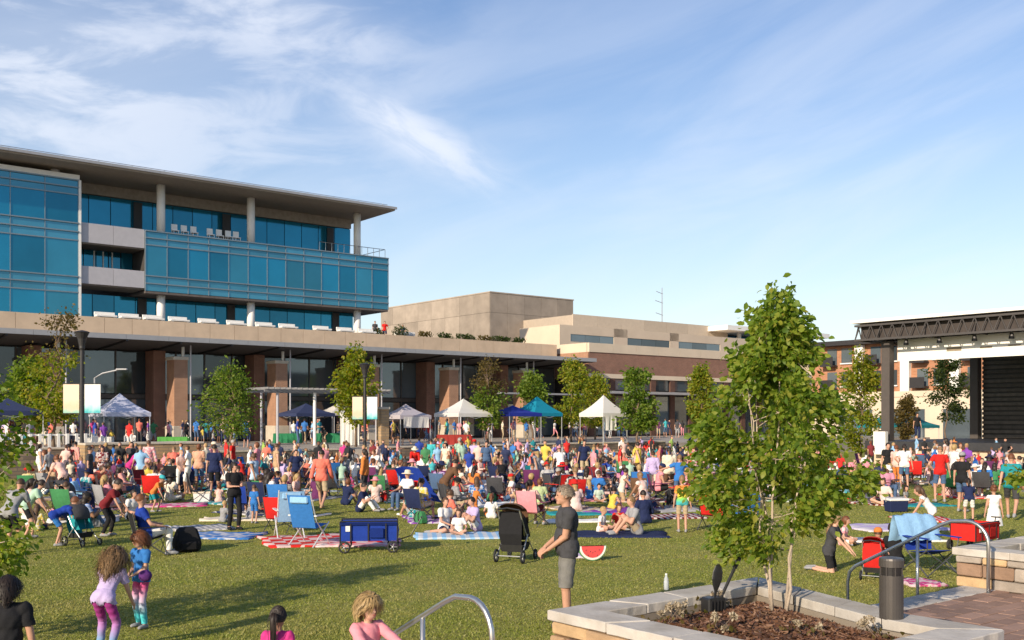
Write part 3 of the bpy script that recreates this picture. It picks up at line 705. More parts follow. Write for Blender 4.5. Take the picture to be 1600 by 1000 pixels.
def tree(name, label, loc, h, crown, nl, lsize, mat, bark, stems=1, tr=.07, z0=.9, group=None, clump=.16, tone=None, top=None, rz=0, profile=None):
    """crown=(rx, ry); leaves on twigs that leave limbs; profile(f)-> radius factor along the height of the crown"""
    r = empty(name, loc, rz, label, 'tree', group)
    profile = profile or (lambda f: (math.sin(math.pi*min(1, f*.86+.12))**.75))
    tm = MB(); axes = []
    for k in range(stems):
        a = random.random()*6.28+k*6.28/stems; sp = 0 if stems == 1 else .55
        b0 = Vector((math.cos(a)*.07*(stems > 1), math.sin(a)*.07*(stems > 1), -.05))
        top_ = Vector((math.cos(a)*crown[0]*sp*.7, math.sin(a)*crown[1]*sp*.7, h*random.uniform(.55, .85))) if k else Vector((.03, 0, h*.98))
        pth = limb_path(b0, top_, .03 if stems == 1 else .014, 8); axes.append(pth)
        tm.tube(pth, [tr*(1-.85*i/8)/(1 if stems == 1 else 1.3) for i in range(9)], 8)
    tm.build('trunk', bark, r, smooth=True)
    lb = MB(); pts = []; dirs = []; twigs = []
    nb = 26 if nl < 3500 else 70
    for k in range(nb):
        pth = random.choice(axes); f = random.random()**.8; z = z0+(h-z0)*f
        i = min(range(len(pth)), key=lambda i: abs(pth[i].z-z*.86)); s_ = pth[i]
        a = random.random()*6.283; rad = profile(f)*random.uniform(.55, 1.05)
        e = Vector((math.cos(a)*crown[0]*rad, math.sin(a)*crown[1]*rad, z+random.uniform(-.03, .06)*h))
        pp = limb_path(s_, e, .06, 5); lb.tube(pp, [tr*.28*(1-.8*j/5) for j in range(6)], 5, cap=False)
        for q in range(4):
            st_ = pp[random.randint(2, 5)]
            twigs.append((st_, st_+Vector((random.gauss(0, 1), random.gauss(0, 1), random.gauss(.25, .7))).normalized()*crown[0]*random.uniform(.12, .32)*(.35+.65*min(1, rad))))
        twigs.append((pp[3], pp[5]))
    lb.build('branches', bark, r, smooth=True)
    for k in range(nl):
        a, b = random.choice(twigs); p = a.lerp(b, random.random())
        p = p+Vector((random.gauss(0, 1), random.gauss(0, 1), random.gauss(0, 1)))*clump*crown[0]*.5
        d = (p-Vector((0, 0, p.z))); d.z = -.35*d.length-.1
        if p.z < z0*.8: continue
        pts.append(p); dirs.append(d.normalized() if d.length > .01 else (0, 0, -1))
    if top:
        zs = np.array([p.z for p in pts]); cut = h*top[0]; hi = [i for i in range(len(pts)) if pts[i].z+random.gauss(0, .05)*h > cut]; lo = [i for i in range(len(pts)) if i not in set(hi)]
        hi = hi[::2]
        leaves([pts[i] for i in hi], [dirs[i] for i in hi], lsize*.8, 'upper_crown', top[1], r)
        leaves([pts[i] for i in lo], [dirs[i] for i in lo], lsize, 'crown', mat, r)
    else: leaves(pts, dirs, lsize, 'crown', mat, r)
    return r
# the multi-stem tree in the foreground planter
def cone_prof(f): return float(np.interp(f, [0, .2, .45, .55, .65, .75, .88, 1], [.6, .98, 1, .86, .64, .42, .20, .05]))
TP = UV(7.76, 5.72, 1.0)
tree('planter_tree', 'multi-stem young tree with yellow-green leaves growing in the foreground planter', TP, 2.88, (.92, .88), 16500, .064, lm_mix, bark_l,
     stems=6, tr=.020, z0=.50, clump=.12, profile=cone_prof)
gp_ = 'young trees planted on the plaza'
def ptree(px, Y, ztop, w, lab, mat=lm_green, top=None, z0=1.0, base=1.0, nl=3600, size=.21, bark=bark_d):
    nl = int(max(nl, 3300))
    tree('plaza_tree', lab, P(px, Y, base), ztop-base, (w/2, w/2), nl, size, mat, bark, tr=.09, z0=z0, group=gp_, top=top, clump=.26)
ptree(85, 57, 8.9, 4.0, 'tall thin tree with brown bare top behind the left banner post', lm_yel, (.66, lm_brn), 1.0, nl=2600)
ptree(45, 60, 6.2, 3.2, 'small yellow-green tree at the far left behind the railing', lm_green, None, .9)
ptree(358, 54, 5.55, 3.1, 'round dense green tree in front of the second brick pier', lm_green, None, .55, nl=3600, size=.15)
ptree(556, 65, 6.9, 2.9, 'bright yellow-green tree behind the central banner post', lm_yel, None, 1.6)
ptree(762, 72, 6.9, 2.9, 'tree with brown top behind the middle white tent', lm_green, (.62, lm_brn), 1.3)
ptree(832, 80, 6.4, 2.7, 'small green tree behind the turquoise tent', lm_green, None, 1.4)
ptree(893, 78, 6.9, 3.3, 'bright green tree right of the turquoise tent', lm_yel, None, 1.3, nl=2400)
ptree(930, 88, 6.6, 3.0, 'yellow-green tree just left of the rightmost white tent', lm_yel, None, 1.3)
ptree(996, 68, 6.1, 2.9, 'green tree right of the rightmost white tent', lm_green, None, .8, nl=2400)
ptree(1096, 74, 6.6, 2.2, 'narrow yellowing tree left of the planter tree', lm_yel, None, .8)
ptree(1345, 66, 7.0, 3.0, 'yellowing tree beside the stage column partly behind the planter tree', lm_yel, None, .8, 0)
ptree(1478, 84, 7.6, 3.4, 'dark green tree seen through the open stage', lm_dark, None, 1.8, 0, nl=2800)
ptree(1418, 90, 4.6, 2.2, 'small reddish tree seen through the stage beside the column', lm_brn, None, .8, 0, nl=900)
tree('lawn_tree', 'leafy young tree at the left edge of the lawn, cut by the frame', (-6.72, 12.3, 0), 3.4, (1.15, 1.1), 5200, .085, lm_mix, bark_l, tr=.05, z0=.55)
tree('corner_tree', 'young tree in the right planter, branch tips showing at the right edge', UV(13.05, 5.3, 1.05), 2.3, (.85, .85), 3200, .085, lm_mix, bark_l, stems=3, tr=.03, z0=.5)
# behind the camera on the patio: trees of the same planting whose long evening shadows cross the lawn
# shrubs on the podium roof
def shrub(name, label, loc, r_, h, mat, n=500, size=.14, group=None):
    e = empty(name, loc, 0, label, 'shrub', group); pts = []; dirs = []; st_ = MB()
    for k in range(9):
        a = random.random()*6.28; q = Vector((math.cos(a)*r_*.6, math.sin(a)*r_*.6, h*random.uniform(.5, .9))); st_.tube(limb_path((0,0,0), q, .05, 4), [.03, .025, .02, .015, .01], 5)
    st_.build('stems', bark_d, e)
    for k in range(n):
        v = Vector((random.gauss(0, 1), random.gauss(0, 1), random.gauss(0, 1))).normalized()*(random.random()**.4)
        pts.append((v.x*r_, v.y*r_, h*.55+v.z*h*.45)); dirs.append(v)
    leaves(pts, dirs, size, 'foliage', mat, e); return e
for px, t, r_, h, lab in ((625, 7.8, .75, 1.5, 'round green shrub on the podium roof near two standing people'), (735, 8.2, .6, 1.0, 'low dark shrub on the podium roof left of the stone block corner'),
        (775, 8, .7, 1.15, 'green shrub on the podium roof above the blue tent'), (700, 9, .7, .9, 'low dark shrub on the podium roof beside the white box'), (590, 8, .6, 1.1, 'dark shrub on the podium roof at the office block corner')):
    k = (px-800)/1600; X0 = BO.x+t*NX.x; Y0 = BO.y+t*NX.y; s = (k*Y0-X0)/(EX.x-k*EX.y)
    shrub('roof_shrub', lab, BW(s, t, 9.9), r_, h, lm_dark, group='shrubs on the podium roof')
ac = empty('roof_unit', BW(35.6, 8, 9.9), ANG, 'white box unit standing on the podium roof', 'equipment'); box('housing', white_p, ac, 0, 1.7, 0, 1, 0, .95, .03); box('grille', grey_m, ac, .2, 1.5, -.03, -.004, .2, .75)
for i, x in enumerate((38.2, 40.4, 42.5, 45.2, 47.6, 49.6)):
    pl = empty('roof_planter', BW(x, 7.6, 9.9), ANG, ('first', 'second', 'third', 'fourth', 'fifth', 'sixth')[i]+' low planter from the left along the podium roof right of the white box', 'planter', 'planters on the podium roof')
    box('trough', (grey_m, white_p)[i % 2], pl, -.7, .7, -.3, .3, 0, .5, .02)
    pts = [(random.uniform(-.7, .7), random.uniform(-.3, .3), .5+random.random()*.45) for _ in range(160)]
    leaves(pts, [(0, 0, 1)]*160, .2, 'plants', lm_dark if i % 3 else lm_brn, pl)

# ---------------------------------------------------------------- tents, posts, plaza furniture
def fabric(name, c): return M('tent_'+name, c, .8, .05, 1., trans=.18)
frame_m = M('tent_frame', (.55,.55,.55), .4, .05, metal=.5)
def tent(px, Y, w, col, label, eave=2.15, peak=3.25, panel=None, rz=ANG, z=1.0, stripe=None):
    r = empty('canopy_tent', P(px, Y, z), rz, label, 'tent', 'pop-up canopy tents on the plaza'); h = w/2
    for sx in (-1, 1):
        for sy in (-1, 1): MB().tube([(sx*(h-.05), sy*(h-.05), 0), (sx*(h-.05), sy*(h-.05), eave)], .03, 6).build('leg', frame_m, r)
    n = 8; vs = []; fs = []
    for j in range(n+1):
        f = j/n; sag = -.10*math.sin(math.pi*f); z_ = eave+(peak-eave)*f+sag; q = h*(1-f)
        ring = []
        for i in range(24):
            t = i/24*4; side = int(t); u = (t-side)*2-1
            sc = q*(1-.035*(1-u*u)*(1-f))
            x, y = [(u*q, -sc), (sc, u*q), (-u*q, sc), (-sc, -u*q)][side]; ring.append((x, y, z_-.05*(1-u*u)*(1-f)*0))
        vs += ring
    for j in range(n):
        for i in range(24): fs.append((j*24+i, j*24+(i+1) % 24, (j+1)*24+(i+1) % 24, (j+1)*24+i))
    b = MB().add(vs, fs)
    b.build('roof', fabric(*col), r)
    v = MB()
    for sx, sy, ex_, ey_ in ((-1,-1,1,-1), (1,-1,1,1), (1,1,-1,1), (-1,1,-1,-1)):
        m = 10
        for i in range(m):
            x0, y0 = sx*h+(ex_-sx)*h*i/m, sy*h+(ey_-sy)*h*i/m; x1, y1 = sx*h+(ex_-sx)*h*(i+1)/m, sy*h+(ey_-sy)*h*(i+1)/m
            v.add([(x0*1.003, y0*1.003, eave-.24), (x1*1.003, y1*1.003, eave-.24), (x1*1.003, y1*1.003, eave+.005), (x0*1.003, y0*1.003, eave+.005)], [(0,1,2,3)])
    v.build('valance', fabric(*col), r)
    fr = MB()
    for s in (-1, 1): fr.tube([(-h, s*h*.99, eave-.05), (0, s*h*.99, eave-.35), (h, s*h*.99, eave-.05)], .015, 5); fr.tube([(s*h*.99, -h, eave-.05), (s*h*.99, 0, eave-.35), (s*h*.99, h, eave-.05)], .015, 5)
    fr.build('scissor_frame', frame_m, r)
    if panel:
        sx0, sx1, z0 = panel
        g = MB(); m = 10
        for i in range(m):
            a, b_ = -h+(sx0+(sx1-sx0)*i/m)*w, -h+(sx0+(sx1-sx0)*(i+1)/m)*w; da, db = .05*math.sin(i*1.7), .05*math.sin((i+1)*1.7)
            g.add([(a, -h-.03+da, z0), (b_, -h-.03+db, z0), (b_, -h-.03, eave-.1), (a, -h-.03, eave-.1)], [(0,1,2,3)])
        g.build('side_panel', fabric('white', (.72,.70,.66)), r)
    return r
WH, NV, RB, TQ, LV = ('white', (.72,.70,.66)), ('navy', (.03,.045,.12)), ('royal', (.012,.03,.32)), ('turquoise', (.0,.24,.36)), ('lavender', (.50,.46,.50))
tent(187, 61, 2.75, ('bluewhite', (.60,.62,.76)), 'white tent with blue print left of the first brick pier', 2.15, 3.3)
tent(12, 56, 3.0, NV, 'dark navy tent at the far left edge', 2.2, 2.9)
tent(478, 80, 3.3, NV, 'navy tent under the flat pergola', 2.2, 3.0)
tent(530, 84, 3.0, WH, 'plain white tent right behind the navy tent', 2.3, 3.1)
t5 = tent(634, 67, 2.4, LV, 'pale mauve sagging tent right of the central banner post', 2.0, 2.75, (.1, .9, 1.2))
tent(724, 72, 2.95, WH, 'white peaked tent in the middle of the plaza', 2.15, 3.2)
tent(801, 74, 3.0, RB, 'royal blue tent left of the turquoise tent', 2.2, 2.75)
tent(839, 76, 2.7, TQ, 'turquoise peaked tent overlapping the royal blue one', 2.2, 3.45)
tent(943, 70, 2.35, WH, 'tall white tent with side panel right of the turquoise tent', 2.15, 3.4, (.05, .5, 1.0))
tent(1430, 92, 3.0, ('teal', (.0,.20,.22)), 'teal tent seen through the open stage', 2.2, 3.0, z=0)
tent(1375, 96, 3.0, ('teal', (.0,.20,.22)), 'teal tent beside the stage column behind the planter tree', 2.2, 3.0, z=0)
# pergola
pg = empty('pergola', P(497, 70, 1), ANG, 'flat grey pergola on white posts behind the round tree', 'pergola')
for x in (-3.6, 3.9):
    for y in (-1.2, 1.2): MB().tube([(x, y, 0), (x, y, 3.55)], .085, 8).build('post', grey_p, pg)
MB().tube([(-.9, -1.2, 0), (-.9, -1.2, 3.55)], .11, 10).build('post', white_p, pg)
for y in (-1.35, 1.35): MB().bar((-4.6, y, 3.62), (4.9, y, 3.62), .09, .18).build('beam', M('pergola_grey', (.20,.20,.205), .6), pg)
for i in range(24): MB().bar((-4.5+i*.4, -1.8, 3.77), (-4.5+i*.4, 1.8, 3.77), .06, .12).build('slat', MATS['pergola_grey'], pg)
# lamp posts with banners
def ban_mat(name, c1, c2, c3=(.74,.74,.70)):
    m = bpy.data.materials.new(name); m.use_nodes = True; N = m.node_tree.nodes; L = m.node_tree.links; b = N['Principled BSDF']; b.inputs['Roughness'].default_value = .7
    tc = N.new('ShaderNodeTexCoord'); sp = N.new('ShaderNodeSeparateXYZ'); L.new(tc.outputs['Generated'], sp.inputs[0])
    no = N.new('ShaderNodeTexNoise'); L.new(tc.outputs['Generated'], no.inputs['Vector']); no.inputs['Scale'].default_value = 3
    ad = N.new('ShaderNodeMath'); ad.operation = 'MULTIPLY_ADD'; L.new(no.outputs[0], ad.inputs[0]); ad.inputs[1].default_value = .35; L.new(sp.outputs[2], ad.inputs[2])
    cr = N.new('ShaderNodeValToRGB'); L.new(ad.outputs[0], cr.inputs[0]); e = cr.color_ramp.elements
    e[0].position = .2; e[0].color = (*c2, 1); e[1].position = .62; e[1].color = (*c3, 1); k = e.new(.42); k.color = (*c1, 1)
    L.new(cr.outputs[0], b.inputs['Base Color']); return m
bm1, bm2 = ban_mat('banner_teal', (.45,.70,.68), (.05,.42,.45)), ban_mat('banner_peach', (.70,.50,.34), (.30,.52,.42), (.74,.58,.44))
def lamp_post(px, Y, zb, ztop, label, bz, bw):
    r = empty('lamp_post', P(px, Y, zb), 0, label, 'lamp post', 'black lamp posts with banners'); h = ztop-zb
    MB().lathe([(.2, 0), (.2, .35), (.12, .45), (.095, 1), (.08, h-.9)], 12).build('pole', dark_m, r, smooth=False)
    hd = MB().lathe([(.09, h-.9), (.13, h-.8), (.13, h-.7), (.2, h-.35), (.32, h-.08), (.36, h-.04), (.30, h), (.05, h+.06)], 14).build('lamp_head', dark_m, r)
    MB().lathe([(.1, h-.69), (.15, h-.36), (.1, h-.30)], 10).build('lens', M('lamp_lens', (.5,.5,.46), .3), hd)
    for s, mt in ((-1, bm2), (1, bm1)):
        a, b = sorted((s*.13, s*(.13+bw)))
        box('banner', mt, r, a, b, -.012, .012, bz[0]-zb, bz[1]-zb)
        for z in (bz[0]-zb-.04, bz[1]-zb+.04): MB().tube([(0, 0, z), (s*(.16+bw), 0, z)], .02, 6).build('banner_arm', dark_m, r)
    return r
lamp_post(128, 49, 0.9, 6.95, 'black lamp post with two vertical banners at left', (3.05, 4.42), .76)
lamp_post(570, 62, .6, 6.1, 'black lamp post with two vertical banners at the centre of the plaza', (2.75, 4.1), .62)
gl = leaf_mat('green_cloth', [(.03,.30,.07),(.04,.34,.09)], .1)
def cloth_table(px, Y, w, c, label):
    r = empty('table', P(px, Y, 1), R(10), label, 'table'); m = fabric(*c)
    box('table_top', white_p, r, -w/2, w/2, -.38, .38, .70, .74)
    for x in (-w/2+.1, w/2-.1):
        for y in (-.3, .3): MB().tube([(x, y, 0), (x, y, .7)], .02, 6).build('leg', frame_m, r)
    n = 40; vs = []; fs = []; per = 2*(w+.8)
    for k, z in ((0, .75), (1, .40), (2, .08)):
        for i in range(n):
            d = i/n*per
            if d < w: x, y, ox, oy = -w/2+d, -.4, 0, -1
            elif d < w+.8: x, y, ox, oy = w/2, -.4+d-w, 1, 0
            elif d < 2*w+.8: x, y, ox, oy = w/2-(d-w-.8), .4, 0, 1
            else: x, y, ox, oy = -w/2, .4-(d-2*w-.8), -1, 0
            f = k*(.02+.02*math.sin(i*2.1)); vs.append((x+ox*f, y+oy*f, z))
    for k in range(2):
        for i in range(n): fs.append((k*n+i, (k+1)*n+i, (k+1)*n+(i+1) % n, k*n+(i+1) % n))
    fs.append(tuple(range(n))); MB().add(vs, fs).build('cloth', m, r)
cloth_table(272, 58, 1.7, ('limegreen', (.09,.36,.06)), 'table under a bright green cloth before the first brick pier')
cloth_table(450, 72, 2.0, ('green', (.02,.22,.09)), 'table under a dark green cloth left of the pergola post')
cloth_table(512, 73, 1.9, ('green', (.02,.22,.09)), 'table under a dark green cloth right of the pergola post')
cloth_table(710, 66, 2.2, ('redcloth', (.35,.03,.02)), 'table under a red cloth before the middle white tent')
cloth_table(150, 58, 1.8, ('white', (.72,.70,.66)), 'table under a white cloth beneath the leftmost white tent')
# white feather flags and the small lit pillar
for i, (px, Y, w, h, lab) in enumerate(((540, 68, .7, 2.2, 'white hanging cloth screen left of the central banner post'), (553, 67, .65, 2.0, 'white hanging cloth screen touching the central banner post'))):
    r = empty('cloth_screen', P(px, Y, 1), R(15*i), lab, 'screen', 'white cloth screens'); g = MB(); m = 12
    for k in range(m):
        x0, x1 = -w/2+w*k/m, -w/2+w*(k+1)/m; g.add([(x0, .05*math.sin(k*1.3), .05), (x1, .05*math.sin((k+1)*1.3), .05), (x1, 0, h), (x0, 0, h)], [(0,1,2,3)])
    g.build('cloth', fabric(*WH), r)
    for x in (-w/2, w/2): MB().tube([(x, .02, 0), (x, .02, h+.05)], .018, 6).build('pole', frame_m, r)
    MB().tube([(-w/2, .02, h+.02), (w/2, .02, h+.02)], .018, 6).build('crossbar', frame_m, r)
pl = empty('brick_pillar', P(598, 63, 1), ANG, 'short tan stone pillar with pale cap right of the central banner post', 'pillar')
MB().box(-.28, .28, -.28, .28, 0, 2.35).build('shaft', MATS['tan_stone'], pl); box('cap', cap_m, pl, -.34, .34, -.34, .34, 2.35, 2.5, .02)
# white picket railing at the left terrace
rl = empty('picket_railing', BW(-6, TE+1.2, 1.0), ANG, 'white post railing along the left end of the terrace', 'railing')
for i in range(14): box('picket', white_p, rl, i*.42, i*.42+.13, 0, .06, 0, 1.05)
for z in (.25, .95): box('rail', white_p, rl, 0, 5.7, .06, .1, z, z+.08)
# bistro stools / chairs on the terrace left
def bistro(px, Y, lab, c):
    r = empty('bistro_chair', P(px, Y, 1), random.random()*6, lab, 'chair', 'bistro chairs on the terrace')
    box('seat', c, r, -.2, .2, -.2, .2, .44, .47, .01); box('backrest', c, r, -.2, .2, .17, .2, .55, .85, .01)
    for sx in (-.18, .18):
        MB().tube([(sx, -.18, 0), (sx, -.18, .44)], .012, 5).build('leg', c, r); MB().tube([(sx, .19, 0), (sx, .19, .85)], .012, 5).build('leg', c, r)
for px, Y, w_ in ((145, 54, 'left of'), (165, 55, 'just right of'), (195, 56, 'farther right of'), (215, 57, 'farthest right of')): bistro(px, Y, 'white bistro chair on the terrace %s the left banner post' % w_, white_p)
# small plaza street lights with globes
for px, Y, h, lab in ((148, 66, 5.4, 'slim pale street light with side arm behind the left banners'),):
    r = empty('street_light', P(px, Y, 1), 0, lab, 'street light'); MB().tube([(0,0,0), (0,0,h-1), (.5,0,h-.7), (1.6,0,h-.45)], [.07,.06,.05,.05], 8).build('pole', grey_m, r); box('head', grey_m, r, 1.4, 2.1, -.12, .12, h-.48, h-.38, .02)

# ---------------------------------------------------------------- things in and around the foreground planter
bl = empty('bollard_light', UV(7.79, 4.62, .96), 0, 'dark bronze cylindrical bollard light in the foreground planter', 'bollard')
bz = M('bronze_paint', (.085,.075,.068), .42, .08, metal=.35)
MB().lathe([(.115, 0), (.115, .02), (.096, .03), (.096, .50)], 24).build('shaft', bz, bl, smooth=False)
MB().lathe([(.088, .50), (.088, .57)], 20).build('lens_ring', M('bollard_lens', (.02,.018,.018), .3), bl)
for k in range(8):
    a = k*math.pi/4; MB().tube([(math.cos(a)*.09, math.sin(a)*.09, .5), (math.cos(a)*.09, math.sin(a)*.09, .575)], .006, 5).build('guard_bar', bz, bl)
MB().lathe([(.10, .57), (.10, .625), (.095, .64), (.02, .65)], 24).build('cap', bz, bl)
fl_ = empty('flood_light', UV(7.42, 6.2, .965), R(25), 'black garden flood light with paddle shield in the planter mulch', 'garden light')
fl_.scale = (1.15,)*3; blk = M('black_plastic', (.016,.016,.017), .4, .15)
box('housing', blk, fl_, -.085, .085, -.06, .06, 0, .12, .012)
for i in range(5): box('fin', blk, fl_, -.07+i*.032, -.062+i*.032, -.075, -.061, .02, .10)
pd = MB().lathe([(.012, .10), (.016, .17), (.03, .20), (.05, .26), (.05, .32), (.03, .37), (.01, .385)], 14, sq=(1, .3)).build('paddle', blk, fl_); pd.rotation_euler = (0, R(8), 0)
MB().tube([(.07, 0, .10), (.17, .02, .24), (.30, .05, .42)], .013, 8).build('arm', blk, fl_)
MB().tube([(.24, .04, .335), (.335, .055, .47)], .02, 8).build('grip', blk, fl_)
bt = empty('water_bottle', G(1041, 922, 1.105), 0, 'small clear plastic water bottle standing on the planter coping', 'bottle')
MB().lathe([(.016, 0), (.024, .008), (.024, .085), (.02, .095), (.024, .105), (.010, .135), (.010, .147)], 14).build('bottle_body', M('clear_plastic', (.62,.66,.68), .12, .05, spec=.8, trans=.4), bt, smooth=True)
MB().lathe([(.011, .147), (.011, .160)], 12).build('bottle_cap', white_p, bt)
dry = leaf_mat('dry_petals', [(.30,.24,.16),(.46,.39,.28),(.20,.15,.09)], .2)
def flowers(u, v, lab, n=5, z=.98, s=1.0):
    r = empty('dried_hydrangea', UV(u, v, z), random.random()*6, lab, 'plant', 'dried hydrangeas in the planter')
    for k in range(n):
        a = random.random()*6.28; d = random.uniform(.03, .2)*s; tip = Vector((math.cos(a)*d, math.sin(a)*d, random.uniform(.06, .16)*s))
        stm = MB().tube(limb_path((0,0,-.02), tip, .08, 3), [.005, .004, .004, .003], 5).build('stem', bark_d, r)
        pts = [tip+Vector((random.gauss(0,1), random.gauss(0,1), random.gauss(0,.8))).normalized()*.026*random.random()**.3 for _ in range(60)]
        tag(leaves(pts, [(p-tip) for p in pts], .026, 'flower_head', dry, r), kind='stuff')
    pts = [(random.gauss(0, .09)*s, random.gauss(0, .09)*s, random.uniform(.01, .08)) for _ in range(14)]
    tag(leaves(pts, [(0, 0, 1)]*14, .05, 'leaf_cluster', lm_brn, r), kind='stuff')
for (u, v, n, lab) in ((6.55, 6.0, 8, 'dried hydrangea nearest the left inner corner of the planter'), (6.95, 6.15, 7, 'dried hydrangea along the far coping left of the flood light'), (6.62, 5.5, 8, 'dried hydrangea in the mulch before the near coping'),
        (7.5, 6.3, 5, 'dried hydrangea just right of the flood light'), (7.45, 4.5, 6, 'dried hydrangea left of the bollard light'), (8.0, 5.2, 5, 'dried hydrangea against the right coping of the planter'), (7.0, 4.9, 5, 'dried hydrangea below the tree base'), (5.55, 7.0, 4, 'pale dried plant at the lawn foot of the planter corner')):
    flowers(u, v, lab, max(2, n//2), .12 if u < 5.8 else .98)
# ---------------------------------------------------------------- people: posed bodies grown as one skin, clothes as shells over them
skin_m = M('skin', rough=.6, var=.05, scale=8, objcol=True, spec=.35)
cloth_m = M('cloth', rough=.9, var=.10, scale=14, objcol=True, spec=.15, bump=.25, bscale=22)
hair_m = M('hair', rough=.55, var=.30, scale=30, objcol=True, spec=.4, stretch=(1,1,.25))
def pattern_mat(name, kind, sc):
    m = bpy.data.materials.new(name); m.use_nodes = True; N = m.node_tree.nodes; L = m.node_tree.links; b = N['Principled BSDF']; b.inputs['Roughness'].default_value = .9; b.inputs['Specular IOR Level'].default_value = .15
    oi = N.new('ShaderNodeObjectInfo'); tc = N.new('ShaderNodeTexCoord')
    if kind == 'stripe':
        t = N.new('ShaderNodeTexWave'); t.bands_direction = 'Z'; t.inputs['Scale'].default_value = sc; fac = t.outputs['Fac']
    elif kind == 'flat_stripe':
        t = N.new('ShaderNodeTexWave'); t.bands_direction = 'X'; t.inputs['Scale'].default_value = sc; t.inputs['Distortion'].default_value = .6; fac = t.outputs['Fac']
    elif kind == 'check':
        t = N.new('ShaderNodeTexChecker'); t.inputs['Scale'].default_value = sc; fac = t.outputs['Fac']
    else:
        t = N.new('ShaderNodeTexVoronoi'); t.inputs['Scale'].default_value = sc; fac = t.outputs['Distance']
    L.new(tc.outputs['Object'], t.inputs['Vector'])
    cr = N.new('ShaderNodeMapRange'); L.new(fac, cr.inputs[0]); cr.inputs[1].default_value = .42; cr.inputs[2].default_value = .58
    mx = N.new('ShaderNodeMix'); mx.data_type = 'RGBA'; L.new(cr.outputs[0], mx.inputs[0]); L.new(oi.outputs['Color'], mx.inputs[6])
    sh = N.new('ShaderNodeMix'); sh.data_type = 'RGBA'; sh.inputs[0].default_value = .7; L.new(oi.outputs['Color'], sh.inputs[6]); sh.inputs[7].default_value = (.62,.6,.57,1)
    L.new(sh.outputs[2], mx.inputs[7]); L.new(mx.outputs[2], b.inputs['Base Color']); MATS[name] = m; return m
cl_stripe = pattern_mat('striped_cloth', 'stripe', 9.); cl_print = pattern_mat('printed_cloth', 'dots', 11.)
bk_stripe = pattern_mat('striped_blanket', 'flat_stripe', 1.6); bk_check = pattern_mat('checked_blanket', 'check', 4.)
bk_print = pattern_mat('printed_blanket', 'dots', 3.5)
def ombre(name, stops):
    m = bpy.data.materials.new(name); m.use_nodes = True; N = m.node_tree.nodes; L = m.node_tree.links; b = N['Principled BSDF']; b.inputs['Roughness'].default_value = .85
    tc = N.new('ShaderNodeTexCoord'); sp = N.new('ShaderNodeSeparateXYZ'); L.new(tc.outputs['Generated'], sp.inputs[0])
    no = N.new('ShaderNodeTexNoise'); L.new(tc.outputs['Generated'], no.inputs['Vector']); no.inputs['Scale'].default_value = 5
    ad = N.new('ShaderNodeMath'); ad.operation = 'MULTIPLY_ADD'; L.new(no.outputs[0], ad.inputs[0]); ad.inputs[1].default_value = .15; L.new(sp.outputs[2], ad.inputs[2])
    cr = N.new('ShaderNodeValToRGB'); L.new(ad.outputs[0], cr.inputs[0]); e = cr.color_ramp.elements
    for i, (p, c) in enumerate(stops):
        el = e[i] if i < 2 else e.new(p)
        el.position = p; el.color = (*c, 1)
    L.new(cr.outputs[0], b.inputs['Base Color']); MATS[name] = m; return m
def V3(*a): return np.array(a, float)
def ik(a, c, l1, l2, pole):
    a, c, pole = map(np.asarray, (a, c, pole)); d = c-a; D = np.linalg.norm(d); u = d/D; D = min(D, (l1+l2)*.998); D = max(D, abs(l1-l2)+.02)
    x = (l1*l1-l2*l2+D*D)/(2*D); h = math.sqrt(max(0, l1*l1-x*x)); p = pole-u*pole.dot(u); p = p/(np.linalg.norm(p)+1e-9)
    return a+u*x+p*h, a+u*D
def cap_(mb, a, b, ra, rb, n=10):
    a, b = Vector(a), Vector(b); d = (b-a).normalized(); pts = []; rs = []
    for t in (-80, -50, -20): pts.append(a+d*ra*math.sin(R(t))); rs.append(ra*math.cos(R(t)))
    for t in (20, 50, 80): pts.append(b+d*rb*math.sin(R(t))); rs.append(rb*math.cos(R(t)))
    mb.tube(pts, rs, n)
def ell(mb, c, fr, rad, n=12, rings=8):
    k = len(mb.v); mb.ball((0,0,0), rad, n, rings); r, f, u = fr
    mb.v[k:] = [tuple(np.asarray(c)+r*v[0]+f*v[1]+u*v[2]) for v in mb.v[k:]]
